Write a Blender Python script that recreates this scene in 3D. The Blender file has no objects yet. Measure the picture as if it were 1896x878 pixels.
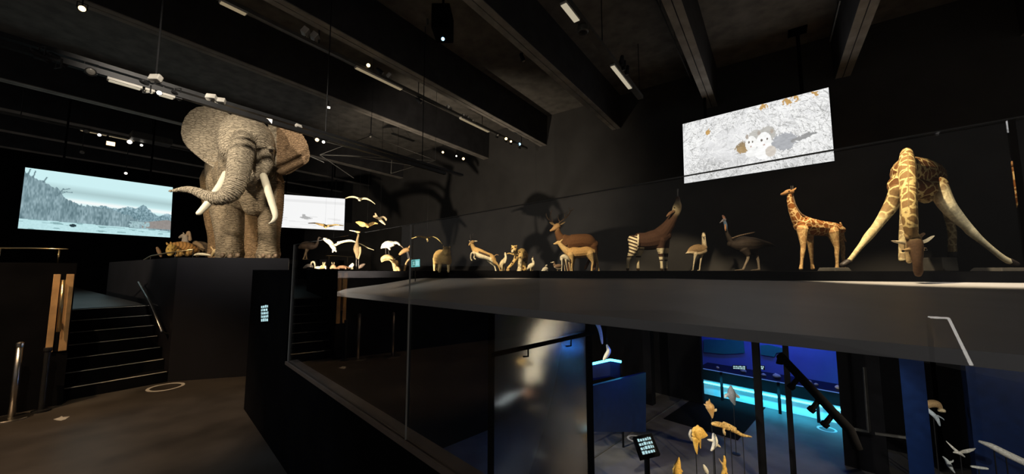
import bpy, bmesh, math, random
import numpy as np
from mathutils import Vector, Matrix
R = math.radians
rng = np.random.default_rng(7)
random.seed(7)
sc = bpy.context.scene
col = sc.collection

# ------------------------------------------------------------------ camera
EYE = 1.9
F, CX, CY = 674.0, 948.0, 439.0
PITCH = math.atan(61 / 674.0)
YAW = R(35.6)
FH = Vector((-math.sin(YAW), math.cos(YAW), 0))
RH = Vector((math.cos(YAW), math.sin(YAW), 0))
UPV = Vector((0, 0, 1))
FW = FH * math.cos(PITCH) + UPV * math.sin(PITCH)
UP = -FH * math.sin(PITCH) + UPV * math.cos(PITCH)
CAM = Vector((0, 0, EYE))
cd = bpy.data.cameras.new('camera')
cd.sensor_width = 36.0
cd.lens = F / 1896.0 * 36.0
cd.clip_end = 200
cam = bpy.data.objects.new('camera', cd)
m = Matrix((RH, UP, -FW)).transposed().to_4x4()
m.translation = CAM
cam.matrix_world = m
col.objects.link(cam)
sc.camera = cam

# ------------------------------------------------------------------ view, world
sc.view_settings.view_transform = 'Standard'
sc.view_settings.look = 'None'
sc.view_settings.gamma = 1.0
sc.view_settings.use_curve_mapping = False
sc.view_settings.exposure = 0.0
sc.cycles.use_denoising = True
sc.cycles.sample_clamp_indirect = 4.0
sc.cycles.max_bounces = 6
sc.cycles.diffuse_bounces = 2
sc.cycles.transparent_max_bounces = 16
world = bpy.data.worlds.new('hall_dark')
sc.world = world
world.use_nodes = True
world.node_tree.nodes['Background'].inputs[0].default_value = (0.75, 0.72, 0.69, 1)
world.node_tree.nodes['Background'].inputs[1].default_value = 0.12

WARM = (1.0, 0.80, 0.52)
NEUT = (1.0, 0.90, 0.75)
def spot(loc, tgt, watts, deg, color=WARM, blend=0.5, rad=0.06):
    l = bpy.data.lights.new('exhibit_spot', 'SPOT')
    l.energy = watts; l.color = color; l.spot_size = R(deg); l.spot_blend = blend
    l.shadow_soft_size = rad
    o = bpy.data.objects.new('exhibit_spot', l)
    o.location = loc
    o.rotation_euler = (Vector(tgt) - Vector(loc)).to_track_quat('-Z', 'Y').to_euler()
    col.objects.link(o)
    return o
def area(loc, tgt, watts, sx, sy, color):
    l = bpy.data.lights.new('wash_light', 'AREA')
    l.energy = watts; l.color = color; l.shape = 'RECTANGLE'; l.size = sx; l.size_y = sy
    o = bpy.data.objects.new('wash_light', l)
    o.location = loc
    o.rotation_euler = (Vector(tgt) - Vector(loc)).to_track_quat('-Z', 'Y').to_euler()
    col.objects.link(o)
    return o

# ------------------------------------------------------------------ coordinates
def ray(u, v):
    return FW + RH * ((u - CX) / F) + UP * ((CY - v) / F)
def P(u, v, d):                      # point on the sight line at horizontal depth d
    r = ray(u, v)
    return CAM + r * (d / r.dot(FH))
def onz(u, v, z):
    r = ray(u, v)
    return CAM + r * ((z - EYE) / r.z)
GN = (0.711, 0.703)                  # axes of the balustrade and the lower hall, in (lateral, depth)
GT = (-0.703, 0.711)
def G(t, n, z):
    lat = GN[0] * n + GT[0] * t
    dep = GN[1] * n + GT[1] * t
    p = RH * lat + FH * dep
    return Vector((p.x, p.y, z))
def ong(u, v, n):                    # sight line met with the vertical plane n = const
    r = ray(u, v)
    k = r.dot(RH) * GN[0] + r.dot(FH) * GN[1]
    return CAM + r * (n / k)
def tg(p):                           # t coordinate of a world point
    return p.dot(RH) * GT[0] + p.dot(FH) * GT[1]
def ony(u, v, y):
    r = ray(u, v); return CAM + r * (y / r.y)
def onx(u, v, x):
    r = ray(u, v); return CAM + r * (x / r.x)

# lights of the exhibits; some hang on the tracks, some are added without fittings
spot((-7.95, -0.1, 4.42), (-8.9, 3.2, 3.7), 430, 84, NEUT, .6, .08)      # elephant, front left
spot((-3.1, 0.2, 7.0), (-9.0, 3.2, 3.7), 1650, 44, NEUT, .5, .3)          # elephant, fill
spot((-4.4, -0.9, 6.6), (-8.3, .53, 1.2), 420, 16, WARM)                 # wood panel by the stairs
spot((0.4, 8.6, 8.3), (2.1, 10.9, 2.7), 3300, 40, WARM)               # adult giraffe, steeply from above
spot((4.6, 7.6, 7.0), (3.6, 10.4, 2.5), 900, 34, NEUT, .6, .2)                 # giraffe, near foreleg
spot((-3.0, 7.6, 6.75), (0.4, 10.9, 2.6), 900, 24, WARM)                # calf
spot((-1.0, 6.6, 5.0), (-1.1, 10.9, 2.5), 900, 22, WARM)              # cassowary and bustard; this and the next four are added, without fittings
spot((-2.7, 6.0, 5.0), (-2.8, 10.6, 2.9), 1250, 25, WARM)              # okapi
spot((-5.0, 5.2, 5.0), (-4.7, 9.9, 2.4), 1150, 24, WARM)               # deer
spot((-5.6, 4.3, 4.8), (-6.3, 8.8, 2.2), 1500, 27, WARM)               # leopard, gazelle
spot((-8.0, 4.2, 5.0), (-7.9, 8.2, 2.3), 1000, 24, WARM)               # antelope, egret
spot((-8.3, 3.4, 6.7), (-10.6, 6.6, 2.5), 260, 40, NEUT)              # heron and gliding birds
spot((-7.6, -3.6, 4.6), (-12.6, 2.2, 2.4), 1500, 34, WARM)             # tiger and its neighbours
spot((-9.25, 4.41, 2.0), (-12.4, 13.0, 4.4), 1250, 100, (1, .86, .68), .5, .03)   # low flood that throws the big bird shadows on the wall
spot((-6.0, -3.2, 7.0), (-7.2, -0.6, 0.0), 1500, 50, (1, .66, .36))     # floor, left
spot((-3.6, -2.4, 7.0), (-4.6, 0.2, 0.0), 260, 44, (.70, .85, 1))      # floor, centre

# ------------------------------------------------------------------ object helpers
def link(o, parent=None):
    col.objects.link(o)
    if parent is not None: o.parent = parent
    return o
def tag(o, label=None, cat=None, group=None, kind=None):
    if label: o['label'] = label
    if cat: o['category'] = cat
    if group: o['group'] = group
    if kind: o['kind'] = kind
    return o
def empty(name, loc, rz=0):
    o = bpy.data.objects.new(name, None); o.location = loc; o.rotation_euler.z = rz
    o.empty_display_size = 0.1
    return link(o)
def from_pydata(name, vs, fs, mat, parent=None, origin=None, smooth=False):
    og = Vector(origin) if origin is not None else Vector((0, 0, 0))
    me = bpy.data.meshes.new(name)
    me.from_pydata([tuple(Vector(v) - og) for v in vs], [], fs)
    me.update()
    if mat: me.materials.append(mat)
    if smooth:
        me.polygons.foreach_set('use_smooth', [True] * len(me.polygons))
    o = bpy.data.objects.new(name, me)
    if parent is None: o.location = og
    return link(o, parent)

class MB:
    """collects solids in world (or local) space, links them as one mesh"""
    def __init__(s): s.v = []; s.f = []
    def add(s, vs, fs):
        k = len(s.v); s.v += [Vector(v) for v in vs]; s.f += [tuple(i + k for i in f) for f in fs]
    def hexa(s, c):                   # 8 corners: bottom 4 ccw, top 4 ccw
        s.add(c, [(3, 2, 1, 0), (4, 5, 6, 7), (0, 1, 5, 4), (1, 2, 6, 5), (2, 3, 7, 6), (3, 0, 4, 7)])
    def box(s, x0, x1, y0, y1, z0, z1):
        s.hexa([(x0, y0, z0), (x1, y0, z0), (x1, y1, z0), (x0, y1, z0), (x0, y0, z1), (x1, y0, z1), (x1, y1, z1), (x0, y1, z1)])
    def gbox(s, t0, t1, n0, n1, z0, z1):
        s.hexa([G(t0, n0, z0), G(t1, n0, z0), G(t1, n1, z0), G(t0, n1, z0), G(t0, n0, z1), G(t1, n0, z1), G(t1, n1, z1), G(t0, n1, z1)])
    def prism(s, poly, z0, z1):       # poly of (x,y), z0/z1 numbers or lists
        n = len(poly)
        a = z0 if isinstance(z0, (list, tuple)) else [z0] * n
        b = z1 if isinstance(z1, (list, tuple)) else [z1] * n
        vs = [(p[0], p[1], a[i]) for i, p in enumerate(poly)] + [(p[0], p[1], b[i]) for i, p in enumerate(poly)]
        fs = [tuple(range(n))[::-1], tuple(range(n, 2 * n))] + [(i, (i + 1) % n, n + (i + 1) % n, n + i) for i in range(n)]
        s.add(vs, fs)
    def tube(s, pts, rad, seg=10, rads=None):
        pts = [Vector(p) for p in pts]; n = len(pts); ring = []; prev = None
        for i, p in enumerate(pts):
            t = (pts[min(i + 1, n - 1)] - pts[max(i - 1, 0)]).normalized()
            if prev is None:
                a = t.orthogonal().normalized()
            else:
                a = (prev - t * prev.dot(t)).normalized()
            prev = a; b = t.cross(a)
            r = rads[i] if rads else rad
            ring.append([p + a * (r * math.cos(2 * math.pi * k / seg)) + b * (r * math.sin(2 * math.pi * k / seg)) for k in range(seg)])
        vs = [q for rr in ring for q in rr]; fs = []
        for i in range(n - 1):
            for k in range(seg):
                fs.append((i * seg + k, i * seg + (k + 1) % seg, (i + 1) * seg + (k + 1) % seg, (i + 1) * seg + k))
        fs.append(tuple(range(seg))[::-1]); fs.append(tuple((n - 1) * seg + k for k in range(seg)))
        s.add(vs, fs)
    def bar(s, a, b, w, h, up=(0, 0, 1)):
        a = Vector(a); b = Vector(b); t = (b - a).normalized()
        x = t.cross(Vector(up)).normalized() * (w / 2); y = x.cross(t).normalized() * (h / 2)
        s.hexa([a - x - y, a + x - y, b + x - y, b - x - y, a - x + y, a + x + y, b + x + y, b - x + y])
    def lathe(s, c, prof, seg=20, axis=(0, 0, 1)):
        c = Vector(c); ax = Vector(axis).normalized(); a = ax.orthogonal().normalized(); b = ax.cross(a)
        vs = []; fs = []; n = len(prof)
        for r, h in prof:
            for k in range(seg):
                an = 2 * math.pi * k / seg
                vs.append(c + ax * h + a * (r * math.cos(an)) + b * (r * math.sin(an)))
        for i in range(n - 1):
            for k in range(seg):
                fs.append((i * seg + k, i * seg + (k + 1) % seg, (i + 1) * seg + (k + 1) % seg, (i + 1) * seg + k))
        fs.append(tuple(range(seg))[::-1]); fs.append(tuple((n - 1) * seg + k for k in range(seg)))
        s.add(vs, fs)
    def ball(s, c, r, sc=(1, 1, 1)):
        c = Vector(c); n = 8; m_ = 12; vs = []; fs = []
        for i in range(n + 1):
            th = math.pi * (i + .02) / (n + .04)
            for k in range(m_):
                ph = 2 * math.pi * k / m_
                vs.append(c + Vector((r * sc[0] * math.sin(th) * math.cos(ph), r * sc[1] * math.sin(th) * math.sin(ph), r * sc[2] * math.cos(th))))
        for i in range(n):
            for k in range(m_):
                fs.append((i * m_ + k, (i + 1) * m_ + k, (i + 1) * m_ + (k + 1) % m_, i * m_ + (k + 1) % m_))
        fs.append(tuple(range(m_))); fs.append(tuple(n * m_ + k for k in range(m_))[::-1])
        s.add(vs, fs)
    def build(s, name, mat, parent=None, origin=None, smooth=False, bevel=0):
        og = origin
        if parent is not None and og is None: og = parent.location
        if og is None:
            xs = [v for v in s.v]
            og = Vector((sum(v.x for v in xs) / len(xs), sum(v.y for v in xs) / len(xs), min(v.z for v in xs)))
        o = from_pydata(name, s.v, s.f, mat, parent, og, smooth)
        if bevel:
            b = o.modifiers.new('bevel', 'BEVEL'); b.width = bevel; b.segments = 2; b.limit_method = 'ANGLE'
        return o

# ------------------------------------------------------------------ materials
def new_mat(name):
    mt = bpy.data.materials.new(name); mt.use_nodes = True
    nt = mt.node_tree; b = nt.nodes['Principled BSDF']
    return mt, nt, b
def plain(name, rgb, rough=0.6, metal=0.0, var=0.25, scale=6.0, bump=0.0, spec=0.5):
    mt, nt, b = new_mat(name)
    tc = nt.nodes.new('ShaderNodeTexCoord')
    nz = nt.nodes.new('ShaderNodeTexNoise'); nz.inputs['Scale'].default_value = scale; nz.inputs['Detail'].default_value = 6
    nt.links.new(tc.outputs['Object'], nz.inputs['Vector'])
    rp = nt.nodes.new('ShaderNodeValToRGB')
    rp.color_ramp.elements[0].position = .3; rp.color_ramp.elements[1].position = .7
    rp.color_ramp.elements[0].color = tuple(c * (1 - var) for c in rgb) + (1,)
    rp.color_ramp.elements[1].color = tuple(min(1, c * (1 + var)) for c in rgb) + (1,)
    nt.links.new(nz.outputs['Fac'], rp.inputs['Fac'])
    nt.links.new(rp.outputs['Color'], b.inputs['Base Color'])
    b.inputs['Roughness'].default_value = rough; b.inputs['Metallic'].default_value = metal
    b.inputs['Specular IOR Level'].default_value = spec
    if bump:
        bp = nt.nodes.new('ShaderNodeBump'); bp.inputs['Strength'].default_value = bump; bp.inputs['Distance'].default_value = .02
        nt.links.new(nz.outputs['Fac'], bp.inputs['Height']); nt.links.new(bp.outputs['Normal'], b.inputs['Normal'])
    return mt
def emit(name, rgb, strength):
    mt, nt, b = new_mat(name)
    b.inputs['Base Color'].default_value = (0.02, 0.02, 0.02, 1)
    b.inputs['Emission Color'].default_value = tuple(rgb) + (1,)
    b.inputs['Emission Strength'].default_value = strength
    return mt
def screen_mat(name, strength):
    mt, nt, b = new_mat(name)
    at = nt.nodes.new('ShaderNodeAttribute'); at.attribute_name = 'Col'
    nt.links.new(at.outputs['Color'], b.inputs['Emission Color'])
    b.inputs['Base Color'].default_value = (.01, .01, .01, 1)
    b.inputs['Emission Strength'].default_value = strength
    b.inputs['Roughness'].default_value = .6
    return mt
def glass(name, tint=(.93, .95, .95), ior=1.45, rough=0.0, gain=1.0):
    mt, nt, b = new_mat(name)
    nt.nodes.remove(b)
    out = nt.nodes['Material Output']
    tr = nt.nodes.new('ShaderNodeBsdfTransparent'); tr.inputs[0].default_value = tuple(tint) + (1,)
    gl = nt.nodes.new('ShaderNodeBsdfGlossy'); gl.inputs['Roughness'].default_value = rough
    fr = nt.nodes.new('ShaderNodeFresnel'); fr.inputs[0].default_value = ior
    ml = nt.nodes.new('ShaderNodeMath'); ml.operation = 'MULTIPLY'; ml.inputs[1].default_value = gain
    mx = nt.nodes.new('ShaderNodeMixShader')
    ge = nt.nodes.new('ShaderNodeNewGeometry')     # the far face of the pane only transmits
    ft = nt.nodes.new('ShaderNodeMath'); ft.operation = 'SUBTRACT'; ft.inputs[0].default_value = 1.0
    m2 = nt.nodes.new('ShaderNodeMath'); m2.operation = 'MULTIPLY'
    nt.links.new(ge.outputs['Backfacing'], ft.inputs[1])
    nt.links.new(fr.outputs[0], ml.inputs[0]); nt.links.new(ml.outputs[0], m2.inputs[0]); nt.links.new(ft.outputs[0], m2.inputs[1])
    nt.links.new(m2.outputs[0], mx.inputs[0])
    nt.links.new(tr.outputs[0], mx.inputs[1]); nt.links.new(gl.outputs[0], mx.inputs[2])
    nt.links.new(mx.outputs[0], out.inputs[0])
    return mt
def hide_mat(name, kind='fur', rough=0.75, nscale=30.0, bump=0.35, dist=.01, var=.22, pat=None):
    """skin / coat: vertex colour of the animal's own markings, mottled, with optional pattern in the alpha-marked areas"""
    mt, nt, b = new_mat(name)
    N = nt.nodes.new; L = nt.links.new
    at = N('ShaderNodeAttribute'); at.attribute_name = 'Col'
    tc = N('ShaderNodeTexCoord')
    nz = N('ShaderNodeTexNoise'); nz.inputs['Scale'].default_value = nscale; nz.inputs['Detail'].default_value = 5
    L(tc.outputs['Object'], nz.inputs['Vector'])
    mr = N('ShaderNodeMapRange'); mr.inputs[1].default_value = .3; mr.inputs[2].default_value = .7
    mr.inputs[3].default_value = 1 - var; mr.inputs[4].default_value = 1 + var
    L(nz.outputs['Fac'], mr.inputs[0])
    cur = at.outputs['Color']
    h = nz.outputs['Fac']
    if pat:
        vo = N('ShaderNodeTexVoronoi'); vo.inputs['Scale'].default_value = pat['scale']
        ds = N('ShaderNodeTexNoise'); ds.inputs['Scale'].default_value = pat['scale'] * 2.2
        L(tc.outputs['Object'], ds.inputs['Vector'])
        va = N('ShaderNodeVectorMath'); va.operation = 'MULTIPLY_ADD'
        va.inputs[1].default_value = (pat['warp'],) * 3
        L(ds.outputs['Color'], va.inputs[0]); L(tc.outputs['Object'], va.inputs[2])
        L(va.outputs[0], vo.inputs['Vector'])
        vo.feature = pat['feature']
        m2 = N('ShaderNodeMapRange'); m2.inputs[1].default_value = pat['lo']; m2.inputs[2].default_value = pat['hi']
        L(vo.outputs['Distance'], m2.inputs[0])
        ml = N('ShaderNodeMath'); ml.operation = 'MULTIPLY'
        L(m2.outputs[0], ml.inputs[0]); L(at.outputs['Alpha'], ml.inputs[1])
        mx = N('ShaderNodeMix'); mx.data_type = 'RGBA'
        L(ml.outputs[0], mx.inputs[0]); L(cur, mx.inputs[6]); mx.inputs[7].default_value = tuple(pat['color']) + (1,)
        cur = mx.outputs[2]
    vm = N('ShaderNodeVectorMath'); vm.operation = 'SCALE'
    L(cur, vm.inputs[0]); L(mr.outputs[0], vm.inputs['Scale'])
    L(vm.outputs[0], b.inputs['Base Color'])
    b.inputs['Roughness'].default_value = rough
    b.inputs['Specular IOR Level'].default_value = .25
    bp = N('ShaderNodeBump'); bp.inputs['Strength'].default_value = bump; bp.inputs['Distance'].default_value = dist
    if kind == 'elephant':
        # cross wrinkles along trunk, legs and brow follow the stored length along each limb
        a2 = N('ShaderNodeAttribute'); a2.attribute_name = 'ring'
        a3 = N('ShaderNodeAttribute'); a3.attribute_name = 'ringk'
        wn = N('ShaderNodeTexNoise'); wn.inputs['Scale'].default_value = 5; L(tc.outputs['Object'], wn.inputs['Vector'])
        ad = N('ShaderNodeMath'); ad.operation = 'MULTIPLY_ADD'; ad.inputs[1].default_value = .06
        L(wn.outputs['Fac'], ad.inputs[0]); L(a2.outputs['Fac'], ad.inputs[2])
        mu = N('ShaderNodeMath'); mu.operation = 'MULTIPLY'; mu.inputs[1].default_value = 2 * math.pi / .062
        L(ad.outputs[0], mu.inputs[0])
        sn = N('ShaderNodeMath'); sn.operation = 'SINE'; L(mu.outputs[0], sn.inputs[0])
        ab = N('ShaderNodeMath'); ab.operation = 'ABSOLUTE'; L(sn.outputs[0], ab.inputs[0])
        pw = N('ShaderNodeMath'); pw.operation = 'POWER'; pw.inputs[1].default_value = .45; L(ab.outputs[0], pw.inputs[0])
        mk = N('ShaderNodeMath'); mk.operation = 'MULTIPLY'; L(pw.outputs[0], mk.inputs[0]); L(a3.outputs['Fac'], mk.inputs[1])
        mp = N('ShaderNodeMapping'); mp.inputs['Scale'].default_value = (1.0, 1.0, 2.4)
        L(tc.outputs['Object'], mp.inputs['Vector'])
        vo = N('ShaderNodeTexVoronoi'); vo.feature = 'DISTANCE_TO_EDGE'; vo.inputs['Scale'].default_value = 9
        L(mp.outputs[0], vo.inputs['Vector'])
        vr = N('ShaderNodeMapRange'); vr.inputs[2].default_value = .08; L(vo.outputs['Distance'], vr.inputs[0])
        s1 = N('ShaderNodeMath'); s1.operation = 'MULTIPLY_ADD'; s1.inputs[1].default_value = .45
        L(vr.outputs[0], s1.inputs[0]); L(mk.outputs[0], s1.inputs[2])
        s2 = N('ShaderNodeMath'); s2.operation = 'MULTIPLY_ADD'; s2.inputs[1].default_value = .6
        L(nz.outputs['Fac'], s2.inputs[0]); L(s1.outputs[0], s2.inputs[2])
        h = s2.outputs[0]
    L(h, bp.inputs['Height']); L(bp.outputs['Normal'], b.inputs['Normal'])
    return mt

M = {}
M['wall'] = plain('wall_dark', (.050, .046, .042), .8, var=.15, scale=1.2)
M['black'] = plain('black_paint', (.005, .005, .006), .9, var=.3, scale=3, spec=.04)
M['plinth'] = plain('plinth_navy_black', (.007, .007, .011), .6, var=.2, scale=2, spec=.3)
M['ceiling'] = plain('ceiling_concrete', (.15, .135, .115), .9, var=.3, scale=2.5)
M['beam'] = plain('beam_web_painted_shade', (.028, .027, .03), .9, var=.3, scale=2.5)  # beam sides kept near black: their shade is painted into the colour
M['soffit_lit'] = plain('beam_soffit_painted_light', (.27, .24, .205), .85, var=.25, scale=2.5)  # paler underside: light bounced from the floor, painted into the colour
M['floor'] = plain('floor_dark_lino', (.060, .052, .045), .42, var=.45, scale=1.6, bump=.06)
M['lowfloor'] = plain('lower_floor_grey', (.10, .095, .09), .5, var=.3, scale=1.5)
M['ledge'] = plain('ledge_pale', (.60, .59, .60), .5, var=.08, scale=.8)
M['wood'] = plain('oiled_oak', (.55, .33, .15), .5, var=.25, scale=5)
M['gold'] = plain('brass_rail', (.75, .55, .28), .3, 1.0, var=.1)
M['steel'] = plain('brushed_steel', (.55, .52, .48), .28, 1.0, var=.1)
M['dark_metal'] = plain('dark_metal', (.03, .03, .032), .45, .6, var=.2)
M['track'] = plain('track_grey', (.10, .095, .085), .5, .3, var=.2)
M['lampwhite'] = plain('lamp_white', (.55, .52, .47), .45, var=.1)
M['cap'] = plain('parapet_cap', (.20, .15, .12), .5, var=.15)
M['eye'] = plain('glass_eye', (.012, .008, .006), .12, var=.1)
M['ivory'] = plain('ivory', (.82, .74, .56), .35, var=.08, scale=8)
M['horn'] = plain('antler_horn', (.30, .20, .12), .5, var=.25, scale=20)
M['darkhorn'] = plain('dark_horn', (.05, .04, .035), .5, var=.25, scale=20)
M['stump'] = plain('weathered_wood', (.45, .30, .13), .8, var=.5, scale=14, bump=.6)
M['stone'] = plain('grey_block', (.055, .05, .042), .8, var=.2)
M['white'] = plain('white_mark', (.62, .60, .56), .6, var=.05)
M['wire'] = plain('steel_wire', (.1, .1, .1), .4, 1.0)
M['glass'] = glass('balustrade_glass', (.97, .97, .97), 1.45, 0.0, 1.5)
M['frost'] = None
M['skin'] = hide_mat('elephant_skin', 'elephant', .8, 14, 1.0, .03, .2)
M['fur'] = hide_mat('short_fur', 'fur', .8, 38, .3, .008, .2)
M['feather'] = hide_mat('feathers', 'fur', .75, 26, .35, .01, .25)
M['giraffe'] = hide_mat('giraffe_coat', 'fur', .8, 30, .2, .008, .15,
    dict(scale=4.6, warp=.09, feature='DISTANCE_TO_EDGE', lo=.055, hi=.10, color=(.15, .055, .014)))
M['calf'] = hide_mat('giraffe_calf_coat', 'fur', .8, 30, .2, .008, .12,
    dict(scale=7.2, warp=.02, feature='DISTANCE_TO_EDGE', lo=.05, hi=.09, color=(.30, .105, .022)))
M['leopard'] = hide_mat('leopard_coat', 'fur', .8, 30, .2, .008, .15,
    dict(scale=11, warp=.02, feature='F1', lo=.40, hi=.30, color=(.06, .025, .01)))
M['fish'] = hide_mat('fish_skin', 'fur', .4, 40, .3, .006, .25)
M['scale'] = hide_mat('crocodile_scale', 'fur', .6, 22, 1.0, .03, .6)

# ------------------------------------------------------------------ animal builder
def catmull(a, n):
    a = np.asarray(a, float); k = len(a)
    if k == 2:
        t = np.linspace(0, 1, n + 1)[:, None]; return a[0] * (1 - t) + a[1] * t
    out = []
    for i in range(k - 1):
        p0 = a[max(i - 1, 0)]; p1 = a[i]; p2 = a[i + 1]; p3 = a[min(i + 2, k - 1)]
        for j in range(n):
            t = j / n
            out.append(.5 * ((2 * p1) + (-p0 + p2) * t + (2 * p0 - 5 * p1 + 4 * p2 - p3) * t * t + (-p0 + 3 * p1 - 3 * p2 + p3) * t ** 3))
    out.append(a[-1]); return np.array(out)

def sweep(bm_v, bm_f, pts, ra, rb, dep, seg=14):
    """closed tube with round ends; ra across, rb along the depth axis"""
    n = len(pts)
    T = np.zeros_like(pts)
    T[1:-1] = pts[2:] - pts[:-2]; T[0] = pts[1] - pts[0]; T[-1] = pts[-1] - pts[-2]
    T /= np.linalg.norm(T, axis=1)[:, None] + 1e-12
    rings = []
    RHn = np.array(RH); UPn = np.array((0, 0, 1.0))
    for i in range(n):
        t = T[i]
        b = dep - t * dep.dot(t)
        if np.linalg.norm(b) < .45:           # runs along the depth: across = right, b = up
            a = RHn - t * RHn.dot(t); a /= np.linalg.norm(a)
            b = np.cross(t, a); 
        else:
            b /= np.linalg.norm(b); a = np.cross(t, b)
        rings.append((pts[i], t, a, b, ra[i], rb[i]))
    R_ = []
    p, t, a, b, x, y = rings[0]
    e = min(x, y)
    for q in (80, 55, 28):
        R_.append((p - t * e * math.sin(R(q)), a, b, x * math.cos(R(q)), y * math.cos(R(q))))
    for r in rings: R_.append((r[0], r[2], r[3], r[4], r[5]))
    p, t, a, b, x, y = rings[-1]
    e = min(x, y)
    for q in (28, 55, 80):
        R_.append((p + t * e * math.sin(R(q)), a, b, x * math.cos(R(q)), y * math.cos(R(q))))
    k0 = len(bm_v); an = np.arange(seg) * 2 * math.pi / seg
    pa = None
    for (p, a, b, x, y) in R_:
        for w in an:
            bm_v.append(tuple(p + a * x * math.cos(w) + b * y * math.sin(w)))
    m_ = len(R_)
    for i in range(m_ - 1):
        for k in range(seg):
            bm_f.append((k0 + i * seg + k, k0 + i * seg + (k + 1) % seg, k0 + (i + 1) * seg + (k + 1) % seg, k0 + (i + 1) * seg + k))
    bm_f.append(tuple(k0 + k for k in range(seg))[::-1])
    bm_f.append(tuple(k0 + (m_ - 1) * seg + k for k in range(seg)))

def project(vw):
    """world points -> photo coordinates of the same points (used while laying down markings)"""
    d = vw - np.array(CAM)
    z = d @ np.array(FW)
    return CX + F * (d @ np.array(RH)) / z, CY - F * (d @ np.array(UP)) / z

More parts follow.
